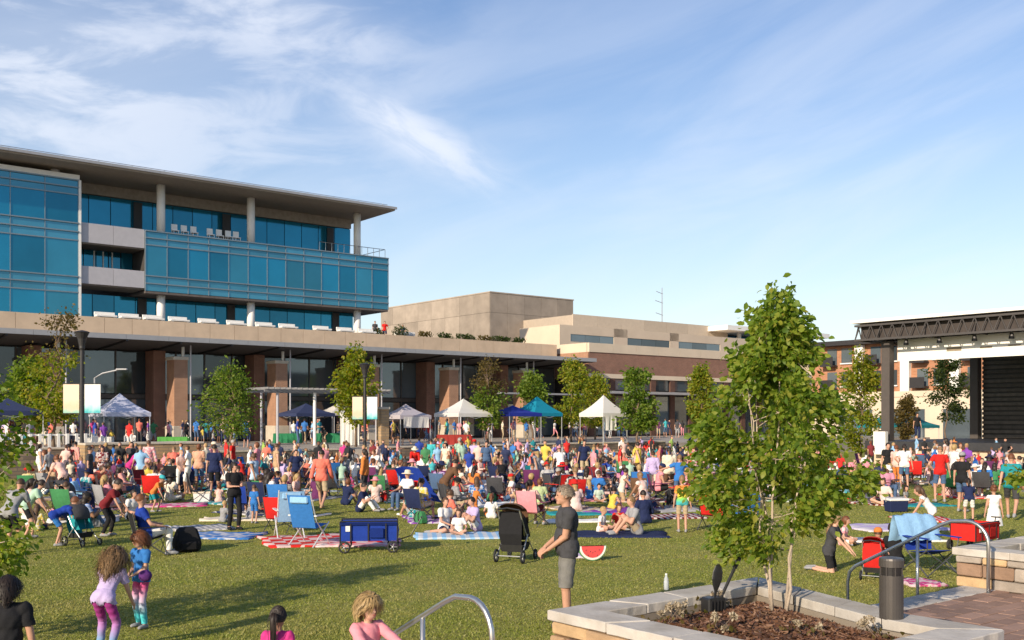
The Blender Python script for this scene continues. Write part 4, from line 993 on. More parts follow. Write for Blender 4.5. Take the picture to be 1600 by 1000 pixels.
# forward is -y.  hands/feet are targets; knees and elbows bend toward the poles
PO = {
 'stand': dict(p=(0,0,.97), lh=(.27,-.06,.80), rh=(-.28,-.02,.80), lf=(.11,-.02,.08), rf=(-.11,.03,.08)),
 'phone': dict(p=(0,0,.97), lh=(.07,-.30,1.16), rh=(-.09,-.28,1.14), lf=(.10,-.03,.08), rf=(-.12,.05,.08), head=(0, 18)),
 'hip': dict(p=(.02,0,.97), lh=(.20,-.07,1.00), rh=(-.30,-.03,.80), lf=(.15,-.05,.08), rf=(-.10,.03,.08), ep=1),
 'walk': dict(p=(0,0,.92), lean=4, lh=(.25,.18,.86), rh=(-.25,-.24,.88), lf=(.09,-.30,.09), rf=(-.09,.30,.15)),
 'reach': dict(p=(0,0,.97), lean=6, lh=(.22,-.55,1.2), rh=(-.2,-.5,1.1), lf=(.12,-.12,.08), rf=(-.12,.12,.08)),
 'bend': dict(p=(0,.14,.88), lean=68, lh=(.20,-.58,.42), rh=(-.18,-.52,.36), lf=(.14,-.02,.08), rf=(-.13,.08,.08), head=(0, -25)),
 'stoop': dict(p=(0,.08,.90), lean=38, lh=(.22,-.50,.72), rh=(-.22,-.46,.66), lf=(.13,-.04,.08), rf=(-.13,.10,.08), head=(0, 0)),
 'cross': dict(p=(0,0,.12), lean=10, lh=(.24,-.30,.24), rh=(-.20,-.34,.26), lf=(-.14,-.30,.06), rf=(.15,-.38,.06), kp=((1,-.3,.35),(-1,-.3,.35))),
 'knees': dict(p=(0,.05,.12), lean=12, lh=(.12,-.36,.42), rh=(-.14,-.34,.44), lf=(.13,-.52,.07), rf=(-.13,-.46,.07), kp=((.15,-.3,1),(-.15,-.3,1))),
 'legsout': dict(p=(0,.1,.12), lean=-20, lh=(.30,.42,.05), rh=(-.30,.40,.05), lf=(.13,-.74,.07), rf=(-.10,-.70,.07), kp=((.1,0,1),(-.1,0,1))),
 'sidesit': dict(p=(0,0,.12), lean=4, lh=(.36,.10,.05), rh=(-.12,-.34,.22), lf=(-.30,-.30,.06), rf=(-.45,.05,.06), kp=((.2,-1,.2),(-.3,-1,.1)), head=(-20, 0)),
 'chair': dict(p=(0,.06,.44), lean=-10, lh=(.27,-.20,.60), rh=(-.24,-.24,.58), lf=(.14,-.42,.08), rf=(-.15,-.36,.08), kp=((0,-1,.6),(0,-1,.6))),
 'chair2': dict(p=(0,.06,.44), lean=14, lh=(.10,-.38,.66), rh=(-.12,-.34,.62), lf=(.16,-.30,.08), rf=(-.14,-.44,.08), kp=((.2,-1,.6),(-.2,-1,.6)), head=(15, 15)),
 'kneel': dict(p=(0,.10,.44), lean=14, lh=(.18,-.34,.42), rh=(-.18,-.36,.46), lf=(.11,.44,.06), rf=(-.11,.42,.06), kp=((.1,-1,-.2),(-.1,-1,-.2)), head=(0, 12)),
 'crawl': dict(p=(0,.25,.46), lean=74, lh=(.2,-.36,.06), rh=(-.2,-.30,.06), lf=(.12,.68,.06), rf=(-.12,.62,.06), kp=((.1,-1,-.6),(-.1,-1,-.6)), head=(0, -35)),
 'armsout': dict(p=(0,0,.97), lh=(.66,-.12,1.22), rh=(-.64,-.16,1.28), lf=(.12,0,.08), rf=(-.12,.03,.08)),
 'hero': dict(p=(0,.02,.985), lean=1, lh=(.06,-.20,.98), rh=(-.04,-.22,1.0), lf=(.11,.0,.08), rf=(-.10,.05,.08), head=(0, 4)),
 'hold': dict(p=(0,0,.97), lean=2, lh=(.06,-.26,1.02), rh=(-.08,-.24,1.00), lf=(.13,-.04,.08), rf=(-.10,.04,.08), head=(-12, 6)),
}
TPL = {}
def template(pose, child=False, vox=.024, hero=False):
    key = (pose, child, vox, hero)
    if key in TPL: return TPL[key]
    q = PO[pose]; mb = MB(); segs = []; hs = 1.27 if child else 1.0
    p = V3(*q['p']); le = R(q.get('lean', 0)); up = V3(0, -math.sin(le), math.cos(le)); f = V3(0, -math.cos(le), -math.sin(le)); r = V3(1, 0, 0)
    fr = (r, -f, up); N_ = p+up*.50
    ell(mb, p+up*.02, fr, (.168, .118, .125)); ell(mb, p+up*.18, fr, (.142, .105, .17)); ell(mb, p+up*.345, fr, (.170, .120, .165))
    if hero: ell(mb, p+up*.14+f*.045, fr, (.12, .09, .14))
    sw = .165 if child else .178
    cap_(mb, N_-up*.055-r*(sw-.02), N_-up*.055+r*(sw-.02), .062, .062)
    segs.append(('torso', p, N_, .14, .14))
    yaw, pit = q.get('head', (0, 0)); pit = R(pit); hu0 = np.array(up)*.45+V3(0, 0, 1)*.55; hu0 /= np.linalg.norm(hu0)
    hf0 = V3(0, -1, 0)-hu0*(-hu0[1]); hf0 /= np.linalg.norm(hf0)
    hf = hf0*math.cos(pit)-hu0*math.sin(pit); hu = hu0*math.cos(pit)+hf0*math.sin(pit); ya = R(yaw); hr = np.cross(hu, -hf); hr = hr/np.linalg.norm(hr)
    if hr[0] < 0: hr = -hr
    hf, hr = hf*math.cos(ya)+hr*math.sin(ya), hr*math.cos(ya)-hf*math.sin(ya)
    Hc = N_+hu0*(.155*(.9+.1*hs)+.02*(hs-1)*5)+hf*.02; hfr = (hr, -hf, hu)
    cap_(mb, N_-up*.04, Hc-hu*.06, .056, .052); segs.append(('neck', N_-up*.0, Hc-hu*.09*hs, .055, .05))
    ell(mb, Hc+hu*.015*hs, hfr, (.076*hs, .096*hs, .104*hs)); ell(mb, Hc-hu*.045*hs+hf*.022*hs, hfr, (.058*hs, .072*hs, .072*hs))
    cap_(mb, Hc+hf*.088*hs+hu*.005, Hc+hf*.108*hs-hu*.022*hs, .011, .015*hs, 6)
    for s in (-1, 1): ell(mb, Hc+hr*s*.076*hs-hu*.005, hfr, (.014, .026, .034), 8, 6)
    if hero:
        cap_(mb, Hc+hf*.088-hu*.052-hr*.02, Hc+hf*.088-hu*.052+hr*.02, .010, .010, 6); ell(mb, Hc+hf*.078-hu*.088, hfr, (.03, .026, .024))
    segs.append(('head', Hc-hu*.03*hs, Hc+hu*.03*hs, .09*hs, .09*hs))
    hands = {}
    for s, hk in ((1, 'lh'), (-1, 'rh')):
        S = N_-up*.065+r*s*sw; pole = V3(s*1.0, .25, -.1) if q.get('ep') and s > 0 else V3(s*.45, .9, -.5)
        if pose in ('legsout', 'sidesit'): pole = V3(s*.6, .8, .3)
        E_, H = ik(S, q[hk], .285, .25, pole)
        cap_(mb, S, E_, .052, .042); cap_(mb, E_, H, .042, .029); segs += [('uarm', S, E_, .05, .042), ('farm', E_, H, .042, .03)]
        d = (H-E_)/np.linalg.norm(H-E_); side = np.cross(d, V3(0, 0, 1)); side /= np.linalg.norm(side)+1e-9; nrm = np.cross(side, d)
        pr = s*side if abs(side[0]) > .3 else side
        ell(mb, H+d*.05, (side, d, nrm), (.040, .055, .018), 8, 6)
        if hero:
            for k in range(4):
                b0 = H+d*.085+side*(-.03+k*.02); l_ = (.062, .072, .068, .052)[k]; m1 = b0+d*l_*.55-nrm*.012; m2 = m1+d*l_*.32-nrm*.035
                cap_(mb, b0, m1, .0095, .009, 6); cap_(mb, m1, m2, .009, .008, 6)
            ts = -s*np.sign(side[0]) if abs(side[0]) > .2 else 1
            t0 = H+d*.03+side*ts*.03; t1 = t0+d*.03+side*ts*.03-nrm*.012; cap_(mb, t0, t1, .012, .011, 6); cap_(mb, t1, t1+d*.03-nrm*.018, .011, .009, 6)
        else:
            cap_(mb, H+d*.09, H+d*.145-nrm*.02, .026, .018, 8); cap_(mb, H+d*.035+side*.03, H+d*.075+side*.05-nrm*.02, .013, .011, 6)
        segs.append(('hand', H+d*.02, H+d*.16, .03, .02)); hands[s] = H+d*.09
    kp = q.get('kp', ((.15, -1, .1), (-.15, -1, .1)))
    for s, fk, k in ((1, 'lf', kp[0]), (-1, 'rf', kp[1])):
        hp = p+r*s*.092-up*.035; K, A = ik(hp, q[fk], .44, .43, V3(*k))
        cap_(mb, hp, K, .088, .060); cap_(mb, K, A, .056, .040)
        sh = (A-K)/np.linalg.norm(A-K); bk = -np.cross(np.cross(sh, K-hp), sh); bk = np.cross(sh, np.cross(hp-K, sh)); bn = np.linalg.norm(bk); bk = bk/bn if bn > .05 else V3(0, 1, 0)
        cap_(mb, K+sh*.06+bk*.012, K+sh*.22+bk*.01, .048, .04)
        fd = V3(s*.18, -1, 0) if abs(sh[2]) > .45 else (V3(0, 0, 1)*.6-sh*0+V3(0, -.3, 0) if pose == 'legsout' else np.array(sh))
        if pose in ('kneel', 'crawl'): fd = V3(0, 1, -.05)
        if pose == 'cross': fd = np.array([-s*.8, -.5, 0])
        fd = fd/np.linalg.norm(fd); dn = V3(0, 0, -.035) if A[2] > .075 else V3(0, 0, 0)
        cap_(mb, A+dn-fd*.04, A+dn+fd*.15, .040, .030); ell(mb, A+dn*.8+fd*.08, (np.cross(fd, V3(0,0,1)), fd, V3(0,0,1)), (.046, .09, .03), 8, 6)
        segs += [('thigh', hp, K, .088, .06), ('shin', K, A, .056, .04), ('foot', A+dn-fd*.04, A+dn+fd*.16, .04, .03)]
    tmp = link('tmp', mb.mesh('tmp', skin_m)); m = tmp.modifiers.new('r', 'REMESH'); m.mode = 'VOXEL'; m.voxel_size = vox; m.use_smooth_shade = True
    m2 = tmp.modifiers.new('s', 'SMOOTH'); m2.iterations = 3 if not hero else 4; m2.factor = .5
    dg = bpy.context.evaluated_depsgraph_get(); me = bpy.data.meshes.new_from_object(tmp.evaluated_get(dg)); old = tmp.data
    bpy.data.objects.remove(tmp); bpy.data.meshes.remove(old); me.name = 'body'; me.materials.clear(); me.materials.append(skin_m)
    me.polygons.foreach_set('use_smooth', [True]*len(me.polygons))
    n = len(me.vertices); co = np.zeros(n*3); me.vertices.foreach_get('co', co); co = co.reshape(-1, 3)
    no = np.array([v.normal[:] for v in me.vertices])
    best = np.full(n, 9.); sid = np.zeros(n, int); tt = np.zeros(n)
    for i, (nm, a, b, ra, rb) in enumerate(segs):
        d = b-a; t = (co-a)@d/(d@d); tc = np.clip(t, 0, 1); dist = np.linalg.norm(co-(a+tc[:, None]*d), axis=1)-(ra+(rb-ra)*tc)
        k = dist < best; best[k] = dist[k]; sid[k] = i; tt[k] = t[k]
    names = np.array([s[0] for s in segs])[sid]
    # distance to the shoulder/neck for clean necklines
    T = dict(me=me, co=co, no=no, name=names, t=tt, head=Matrix(((hr[0], -hf[0], hu[0], Hc[0]), (hr[1], -hf[1], hu[1], Hc[1]), (hr[2], -hf[2], hu[2], Hc[2]), (0,0,0,1))), hs=hs, hands=hands,
             faces=[tuple(pl.vertices) for pl in me.polygons], shells={}, p=p, up=up, N=N_)
    TPL[key] = T; return T
def shell(T, kind):
    if kind in T['shells']: return T['shells'][kind]
    nm, t, co, no = T['name'], T['t'], T['co'], T['no']; base, _, opt = kind.partition('_')
    tz = (co-T['p'])@T['up']/.50
    if base == 'shirt':
        lim = {'long': 9, 'tank': .12, 'tee': .62}[opt]
        ok = ((nm == 'torso') & (tz < 1.03)) | ((nm == 'uarm') & (t < lim)) | ((nm == 'thigh') & (tz > -.20) & (t < .25)) | ((nm == 'neck') & (tz < .99))
        if opt == 'long': ok |= (nm == 'farm') & (t < .93)
        off = .013+.013*np.clip((.4-tz)/.4, 0, 1)*(nm != 'uarm')+.010*((nm == 'uarm') | (nm == 'farm'))
        off = off+.005*np.sin(co[:, 2]*38+co[:, 0]*22)*np.sin(co[:, 0]*31+co[:, 1]*27)
    elif base == 'bottom':
        ok = ((nm == 'torso') & (tz < .20)) | ((nm == 'thigh') & (t < {'shorts': .80, 'longshorts': 1.0}.get(opt, 9)))
        if opt == 'trousers': ok |= (nm == 'shin') & (t < .96)
        off = .009+(.013*np.clip(t, 0, 1)*(nm == 'thigh') if 'shorts' in opt else .010*(nm == 'shin'))
        off = off+.003*np.sin(co[:, 2]*45+co[:, 1]*30)
    else:                                                # shoes
        ok = (nm == 'foot') | ((nm == 'shin') & (t > .94)); off = np.full(len(co), .008)
    idx = np.full(len(co), -1); fs = [f for f in T['faces'] if all(ok[i] for i in f)]
    used = sorted({i for f in fs for i in f}); idx[used] = range(len(used)); u = np.array(used, int)
    vs = co[u]+no[u]*off[u][:, None]
    if base == 'shoes': pass
    me = bpy.data.meshes.new(base); me.from_pydata([tuple(v) for v in vs], [], [tuple(int(idx[i]) for i in f) for f in fs]); me.materials.append(cloth_m)
    me.polygons.foreach_set('use_smooth', [True]*len(me.polygons)); me.update(); T['shells'][kind] = me; return me
HAIR = {}
def hair_mesh(style):
    if style in HAIR: return HAIR[style]
    b = MB(); n, rg = 20, 14; vs = []; rnd = random.Random(style); rad = (.080, .100, .110); puff = {'curly': 1.22, 'big': 1.35, 'long': 1.06, 'bob': 1.10}.get(style, 1.03)
    for j in range(rg+1):
        ph = math.pi*j/rg
        for i in range(n):
            a = 2*math.pi*i/n; x, y, z = math.sin(ph)*math.cos(a), math.sin(ph)*math.sin(a), math.cos(ph); k = puff*(1+rnd.uniform(-1, 1)*(.05 if style in ('curly', 'big') else .02))
            vs.append((x*rad[0]*k, y*rad[1]*k+.006, z*rad[2]*k+.014))
    fs = []; low = {'short': -.30, 'bald': .1, 'bob': -.95, 'long': -.95, 'curly': -.9, 'big': -.95, 'pony': -.45, 'bun': -.45, 'cap': -.30, 'hat': -.5}[style]
    for j in range(rg):
        for i in range(n):
            q = (j*n+i, j*n+(i+1) % n, (j+1)*n+(i+1) % n, (j+1)*n+i); c = sum((Vector(vs[k]) for k in q), Vector())/4; y, z = c.y/rad[1], (c.z-.014)/rad[2]
            if z < low*(1 if y > -.1 else .35): continue
            if y < -.42 and z < (.42 if style != 'bald' else .9): continue
            if style == 'bald' and z > .55: continue
            if y < -.10 and z < -.15 and style not in ('bob', 'long', 'big', 'curly'): continue
            fs.append(q)
    b.add(vs, fs)
    def blob(c, r_): k = len(b.v); b.ball(c, r_, 10, 7); b.v[k:] = [tuple(Vector(v)+Vector([rnd.uniform(-.006, .006) for _ in range(3)])) for v in b.v[k:]]
    if style == 'long':
        blob((0, .085, -.06), (.088, .05, .13)); blob((.01, .098, -.18), (.08, .042, .13)); blob((-.03, .095, -.25), (.05, .035, .10)); blob((.04, .09, -.24), (.045, .035, .09))
    if style == 'pony': b.tube([(0, .10, .05), (0, .155, .06), (0, .175, 0), (.005, .165, -.1), (.01, .15, -.19)], [.022, .034, .036, .028, .010], 8)
    if style == 'bun': blob((0, .09, .085), (.045, .045, .045))
    if style == 'big': blob((0, .06, -.02), (.12, .10, .13)); blob((.07, .02, -.04), (.06, .07, .09)); blob((-.07, .02, -.04), (.06, .07, .09))
    if style == 'curly': blob((0, .07, -.1), (.11, .08, .13)); blob((.05, .08, -.2), (.06, .06, .1)); blob((-.05, .08, -.19), (.06, .06, .1))
    me = b.mesh('hair_'+style, hair_m, smooth=True); HAIR[style] = me; return me
def strand_hair(style):
    """scalp cap with separate locks lying over it, for heads near the camera"""
    k = 'strand_'+style
    if k in HAIR: return HAIR[k]
    src = hair_mesh(style); b = MB(); b.add([v.co for v in src.vertices], [tuple(p.vertices) for p in src.polygons]); rn = random.Random(style+'s')
    n = 1500; ln = {'short': .024, 'bob': .16, 'curly': .34, 'big': .10, 'pony': .12, 'long': .34}.get(style, .1); cr = {'curly': .016, 'big': .02, 'bob': .006, 'short': .003}.get(style, .005); rad = Vector((.082, .102, .113))
    for _ in range(n):
        d = Vector((rn.gauss(0, 1), rn.gauss(.25, 1), rn.gauss(.35, .8))).normalized()
        if d.y < -.42 and d.z < .42: continue
        if d.z < -.2: continue
        p = Vector((d.x*rad.x, d.y*rad.y+.006, d.z*rad.z+.014)); L_ = ln*rn.uniform(.7, 1.15); m = 3 if style == 'short' else 7; vs = []; ph = rn.random()*6.28; w = .003 if style == 'short' else .0045
        tan = Vector((d.x*.3, .55+d.y*.4, -.75)); tan = (tan-d*tan.dot(d)).normalized()
        if style == 'big': tan = (d+tan*.3+Vector((rn.gauss(0, .4), rn.gauss(0, .4), rn.gauss(0, .4)))).normalized()
        if style == 'short': tan = (tan+d*.12+Vector((rn.gauss(0, .3), rn.gauss(0, .3), rn.gauss(0, .2)))).normalized()
        if style == 'pony': tan = (Vector((0, .10, .06))-p).normalized(); L_ = min((Vector((0, .10, .06))-p).length, .14)
        q = p.copy(); side = d.cross(tan).normalized()
        for i in range(m+1):
            f = i/m; o_ = side*cr*math.sin(f*9+ph)+d*cr*math.cos(f*9+ph)*.6+d*.008
            ww = w*(1-.75*f*f); vs += [q+o_-side*ww, q+o_+side*ww]
            q = q+tan*L_/m
            if style in ('bob', 'curly', 'long'):
                tan = (tan+Vector((0, .02, -.22))).normalized()
                e = Vector((q.x/(rad.x*1.12), (q.y-.006)/(rad.y*1.12), (q.z-.014)/(rad.z*1.12)))
                if e.length < 1 and q.z > -.12: q += Vector((e.x*.02, e.y*.02, e.z*.01))/max(e.length, .1)
                if q.y < -.04 and q.z < .03: q.y += .015; q.x *= 1.06
        b.add(vs, [(2*i, 2*i+1, 2*i+3, 2*i+2) for i in range(m)])
    if style == 'pony':
        for _ in range(70):
            x, y = rn.gauss(0, .012), rn.gauss(0, .012); pts = [(x*.3, .10, .055), (x, .155+y, .06+y), (x*1.3, .178+y, 0), (x*1.4, .166+y, -.1), (x*1.2+.01, .15+y, -.2-rn.random()*.05)]
            vs = []
            for i, p in enumerate(pts): w = .007*(1-.6*i/4); vs += [Vector(p)-Vector((w, 0, 0)), Vector(p)+Vector((w, w*.5, 0))]
            b.add(vs, [(2*i, 2*i+1, 2*i+3, 2*i+2) for i in range(4)])
    HAIR[k] = b.mesh(k, hair_m, smooth=True); return HAIR[k]
def hat_mesh(kind):
    k = 'hat_'+kind
    if k in HAIR: return HAIR[k]
    b = MB()
    if kind == 'cap':
        b.lathe([(.095, .03), (.096, .06), (.085, .10), (.05, .132), (.01, .138)], 18, sq=(.93, 1.12)); b.add([(-.07, -.09, .035), (.07, -.09, .035), (.055, -.175, .02), (-.055, -.175, .02)], [(0,1,2,3)])
    else: b.lathe([(.19, .01), (.17, .03), (.098, .045), (.096, .09), (.08, .13), (.02, .14)], 20, sq=(.95, 1.05))
    HAIR[k] = b.mesh(k, cloth_m, smooth=True); return HAIR[k]
CO = dict(white=(.74,.72,.69), cream=(.66,.58,.45), grey=(.28,.28,.29), stone=(.17,.165,.155), charcoal=(.055,.055,.06), black=(.018,.018,.02), navy=(.018,.026,.075), royal=(.016,.045,.28), blue=(.035,.16,.45), sky=(.26,.46,.68),
          teal=(.02,.24,.27), turquoise=(.06,.42,.45), green=(.05,.20,.08), mint=(.36,.52,.40), lime=(.30,.44,.10), yellow=(.62,.46,.08), orange=(.60,.20,.05), coral=(.70,.17,.12), red=(.55,.022,.018),
          maroon=(.17,.02,.025), pink=(.68,.26,.30), blush=(.70,.46,.40), magenta=(.52,.04,.20), purple=(.20,.05,.34), lilac=(.46,.37,.60), khaki=(.42,.33,.21), tan=(.44,.30,.18), denim=(.07,.12,.22), brown=(.13,.07,.04), plum=(.12,.03,.10))
SK = [(.50,.275,.19), (.55,.32,.225), (.46,.25,.165), (.40,.21,.135), (.30,.155,.09), (.16,.08,.05), (.52,.30,.21)]
HC = dict(brown=(.075,.04,.022), dark=(.022,.014,.010), blonde=(.36,.24,.10), auburn=(.14,.05,.02), sandy=(.25,.20,.15), grey=(.30,.28,.26), black=(.010,.009,.009), light=(.20,.12,.055))
PEOPLE = 0
def person(pose, loc, face, height, top, bottom, label, child=False, hair=('short', 'brown'), skin=0, sleeve='tee', legs='shorts', hat=None, shoes='grey', pat=None, group='people at the lawn screening', vox=.024, hero=False, mats=None, barefoot=False):
    global PEOPLE
    PEOPLE += 1
    T = template(pose, child, vox, hero); sc = height/(1.79 if child else 1.72)
    o = link('person', T['me'], None, loc, (0, 0, R(face)), (sc,)*3); tag(o, label, 'person', group); o.color = (*SK[skin], 1)
    def put(name, me, col, mt=None):
        c = link(name, me, o); c.color = (*col, 1)
        if mt: c.material_slots[0].link = 'OBJECT'; c.material_slots[0].material = mt
        return c
    mats = mats or {}
    put('shirt', shell(T, 'shirt_'+sleeve), CO[top], mats.get('shirt') or {'stripe': cl_stripe, 'print': cl_print}.get(pat))
    if legs == 'skirt':
        put('trousers', shell(T, 'bottom_shorts'), CO[bottom])
        z0 = T['p'][2]
        if pose in ('stand', 'hip', 'phone', 'hold', 'walk', 'armsout', 'reach'):
            if 'skirt' not in HAIR:
                b = MB(); n = 28; prof = [(.155, .10), (.19, -.03), (.225, -.22), (.26, -.45), (.265, -.46), (.25, -.45)]
                vs = []; fs = []
                for j, (r_, z) in enumerate(prof):
                    for i in range(n): a = 6.2832*i/n; k = 1+.07*math.sin(a*7)*(j/5); vs.append((math.cos(a)*r_*k, math.sin(a)*r_*k*.82, z))
                for j in range(5):
                    for i in range(n): fs.append((j*n+i, (j+1)*n+i, (j+1)*n+(i+1) % n, j*n+(i+1) % n))
                HAIR['skirt'] = b.add(vs, fs).mesh('skirt', cloth_m, smooth=True)
            s_ = put('skirt', HAIR['skirt'], CO[bottom]); s_.location = (0, 0, z0)
    else: put('shorts' if 'shorts' in legs else legs, shell(T, 'bottom_'+legs), CO[bottom], mats.get('bottom'))
    if not barefoot: put('shoes', shell(T, 'shoes'), CO[shoes])
    hm = T['head'].copy()
    def onhead(name, me, col, k=1.0):
        c = put(name, me, col); c.matrix_local = hm @ Matrix.Scale(T['hs']*k, 4); return c
    if hair: onhead('hair', strand_hair(hair[0]) if vox < .018 else hair_mesh(hair[0]), HC[hair[1]])
    if hat: onhead('cap' if hat[0] == 'cap' else 'sun_hat', hat_mesh(hat[0]), CO[hat[1]], 1.05)
    if hero or vox < .018:
        for s in (-1, 1):
            e = put('eye', EYE, (.02,.015,.012)); e.matrix_local = hm @ Matrix.Translation((s*.032*T['hs'], -.086*T['hs'], .012*T['hs'])) @ Matrix.Scale(T['hs'], 4)
        e = put('mouth', MOUTH, (.33,.10,.08)); e.matrix_local = hm @ Matrix.Translation((0, -.0955*T['hs'], -.055*T['hs'])) @ Matrix.Scale(T['hs'], 4)
    return o
EYE = MB().ball((0,0,0), (.011, .007, .007), 8, 6).mesh('eye', skin_m, smooth=True)
MOUTH = MB().ball((0,0,0), (.022, .007, .006), 8, 6).mesh('mouth', skin_m, smooth=True)
# ---------------------------------------------------------------- picnic things
def make_chair():
    r = empty('camp_chair', (0, 0, 0)); fm = M('chair_frame', (.12,.12,.125), .4, .05, metal=.5)
    def sag(a, b, c, d, depth, n=6):
        vs = []; fs = []
        for j in range(n+1):
            for i in range(n+1):
                u, v = i/n, j/n; p = (Vector(a)*(1-u)+Vector(b)*u)*(1-v)+(Vector(d)*(1-u)+Vector(c)*u)*v
                p = p+Vector(depth)*(math.sin(math.pi*u)*math.sin(math.pi*v)); vs.append(p)
        for j in range(n):
            for i in range(n): q = j*(n+1)+i; fs.append((q, q+1, q+n+2, q+n+1))
        return MB().add(vs, fs)
    sag((-.27,-.27,.40), (.27,-.27,.40), (.25,.22,.34), (-.25,.22,.34), (0,0,-.06)).build('seat', cloth_m, r, smooth=True)
    sag((-.25,.22,.36), (.25,.22,.36), (.28,.36,.88), (-.28,.36,.88), (0,.05,0)).build('backrest', cloth_m, r, smooth=True)
    for s in (-1, 1):
        MB().tube([(s*.30,-.30,.02), (s*.27,.25,.42), (s*.28,.36,.90)], .011, 6).build('leg', fm, r)
        MB().tube([(s*.30,.32,.02), (s*.28,-.27,.42), (s*.30,-.29,.60)], .011, 6).build('leg', fm, r)
        MB().box(min(s*.27, s*.34), max(s*.27, s*.34), -.31, .28, .585, .60).build('armrest', cloth_m, r)
    MB().tube([(-.30,-.30,.03), (.27,-.27,.38)], .009, 6).build('brace', fm, r); MB().tube([(.30,-.30,.03), (-.27,-.27,.38)], .009, 6).build('brace', fm, r)
    return r
CH0 = make_chair(); CH_USED = [False]
def chair(loc, face, col, label, s=1.0):
    o = CH0 if not CH_USED[0] else copy_tree(CH0); CH_USED[0] = True
    o.location = loc; o.rotation_euler = (0, 0, R(face)); o.scale = (s,)*3; tag(o, label, 'chair', 'folding camp chairs on the lawn')
    for c in o.children:
        if c.name.split('.')[0] in ('seat', 'backrest', 'armrest'): c.color = (*CO[col], 1)
    return o
BLK = []
def blanket_mesh(w, d, seed):
    rn = random.Random(seed); n = 12; vs = []; fs = []; ph = rn.random()*6
    for j in range(n+1):
        for i in range(n+1):
            u, v = i/n-.5, j/n-.5; e = max(abs(u), abs(v))*2
            vs.append((u*w+.04*math.sin(v*9+ph), v*d+.04*math.sin(u*8+ph*2), .035+.012*math.sin(u*17+ph)*math.cos(v*13)+.02*max(0, rn.gauss(0, .5))*(e > .8)))
    for j in range(n):
        for i in range(n): q = j*(n+1)+i; fs.append((q, q+1, q+n+2, q+n+1))
    k = len(vs); rim = [i for i in range(n+1)]+[(j+1)*(n+1)-1 for j in range(1, n+1)]+[n*(n+1)+i for i in range(n-1, -1, -1)]+[j*(n+1) for j in range(n-1, 0, -1)]
    m = len(rim)
    for i in rim: vs.append((vs[i][0]*1.005, vs[i][1]*1.005, .004))
    for i in range(m): fs.append((rim[i], k+i, k+(i+1) % m, rim[(i+1) % m]))
    return MB().add(vs, fs).mesh('blanket', cloth_m, smooth=True)
for i in range(5): BLK.append(blanket_mesh((2.0, 1.8, 2.3, 1.6, 2.1)[i], (1.6, 1.8, 1.5, 2.0, 1.4)[i], i))
def blanket(loc, rz, col, label, pat=None, k=None, s=(1, 1)):
    o = link('blanket', BLK[random.randrange(5) if k is None else k], None, loc, (0, 0, rz), (s[0], s[1], 1)); tag(o, label, 'blanket', 'picnic blankets on the lawn'); o.color = (*CO[col], 1)
    if pat: o.material_slots[0].link = 'OBJECT'; o.material_slots[0].material = {'stripe': bk_stripe, 'check': bk_check, 'print': bk_print}[pat]
    return o
def cooler(loc, rz, col, lid, label, s=1.0):
    r = empty('cooler', loc, rz, label, 'cooler'); r.scale = (s,)*3
    b = MB().add([(-.27,-.17,.02),(.27,-.17,.02),(.27,.17,.02),(-.27,.17,.02),(-.30,-.20,.34),(.30,-.20,.34),(.30,.20,.34),(-.30,.20,.34)], [(0,3,2,1),(4,5,6,7),(0,1,5,4),(1,2,6,5),(2,3,7,6),(3,0,4,7)]).build('tub', cloth_m, r, bevel=.015); b.color = (*CO[col], 1)
    l = box('lid', cloth_m, r, -.315, .315, -.215, .215, .342, .41, .015); l.color = (*CO[lid], 1)
    h = MB().tube([(-.32,0,.30), (-.34,0,.44), (.34,0,.44), (.32,0,.30)], .012, 6).build('handle', grey_m, r)
    return r
def bag(loc, rz, col, label, s=1.0):
    r = empty('bag', loc, rz, label, 'bag'); r.scale = (s,)*3
    bx = MB().add([(-.17,-.11,0),(.17,-.11,0),(.17,.11,0),(-.17,.11,0),(-.185,-.13,.14),(.185,-.13,.14),(.185,.12,.14),(-.185,.12,.14),(-.12,-.07,.34),(.12,-.07,.34),(.12,.09,.34),(-.12,.09,.34)],
        [(0,3,2,1)]+[(i, (i+1) % 4, 4+(i+1) % 4, 4+i) for i in range(4)]+[(4+i, 4+(i+1) % 4, 8+(i+1) % 4, 8+i) for i in range(4)]+[(8,9,10,11)])
    o = bx.build('sack', cloth_m, r, bevel=.035, jitter=.005); o.color = (*CO[col], 1)
    p = box('pocket', cloth_m, r, -.11, .11, -.165, -.10, .03, .15, .02); p.color = (*(c_*.7 for c_ in CO[col]), 1)
    for s_ in (-1, 1):
        q = MB().tube([(s_*.09, .115, .05), (s_*.10, .16, .14), (s_*.08, .15, .26), (s_*.05, .08, .33)], .012, 6).build('strap', cloth_m, r); q.color = (.03,.03,.035,1)
    return r
tyre_m = M('tyre_rubber', (.02,.02,.02), .8, .1)
def wheel(parent, c, rad, axis='y', w=.04):
    b = MB(); n = 18
    pr = [(rad-.015, -w/2), (rad, -w/3), (rad, w/3), (rad-.015, w/2), (rad-.03, w/2), (rad-.03, -w/2)]
    vs = []; fs = []
    for r_, y in pr:
        for i in range(n): a = 6.2832*i/n; vs.append((r_*math.cos(a), y, r_*math.sin(a)) if axis == 'y' else (y, r_*math.cos(a), r_*math.sin(a)))
    m = len(pr)
    for j in range(m):
        for i in range(n): fs.append((j*n+i, j*n+(i+1) % n, ((j+1) % m)*n+(i+1) % n, ((j+1) % m)*n+i))
    t = b.add(vs, fs).build('wheel', tyre_m, parent, loc=c)
    h = MB()
    for i in range(5):
        a = 6.2832*i/5; e = (math.cos(a)*(rad-.02), 0, math.sin(a)*(rad-.02)) if axis == 'y' else (0, math.cos(a)*(rad-.02), math.sin(a)*(rad-.02)); h.tube([(0,0,0), e], .008, 5)
    h.ball((0,0,0), .022, 8, 6); h.build('hub', grey_m, t); return t
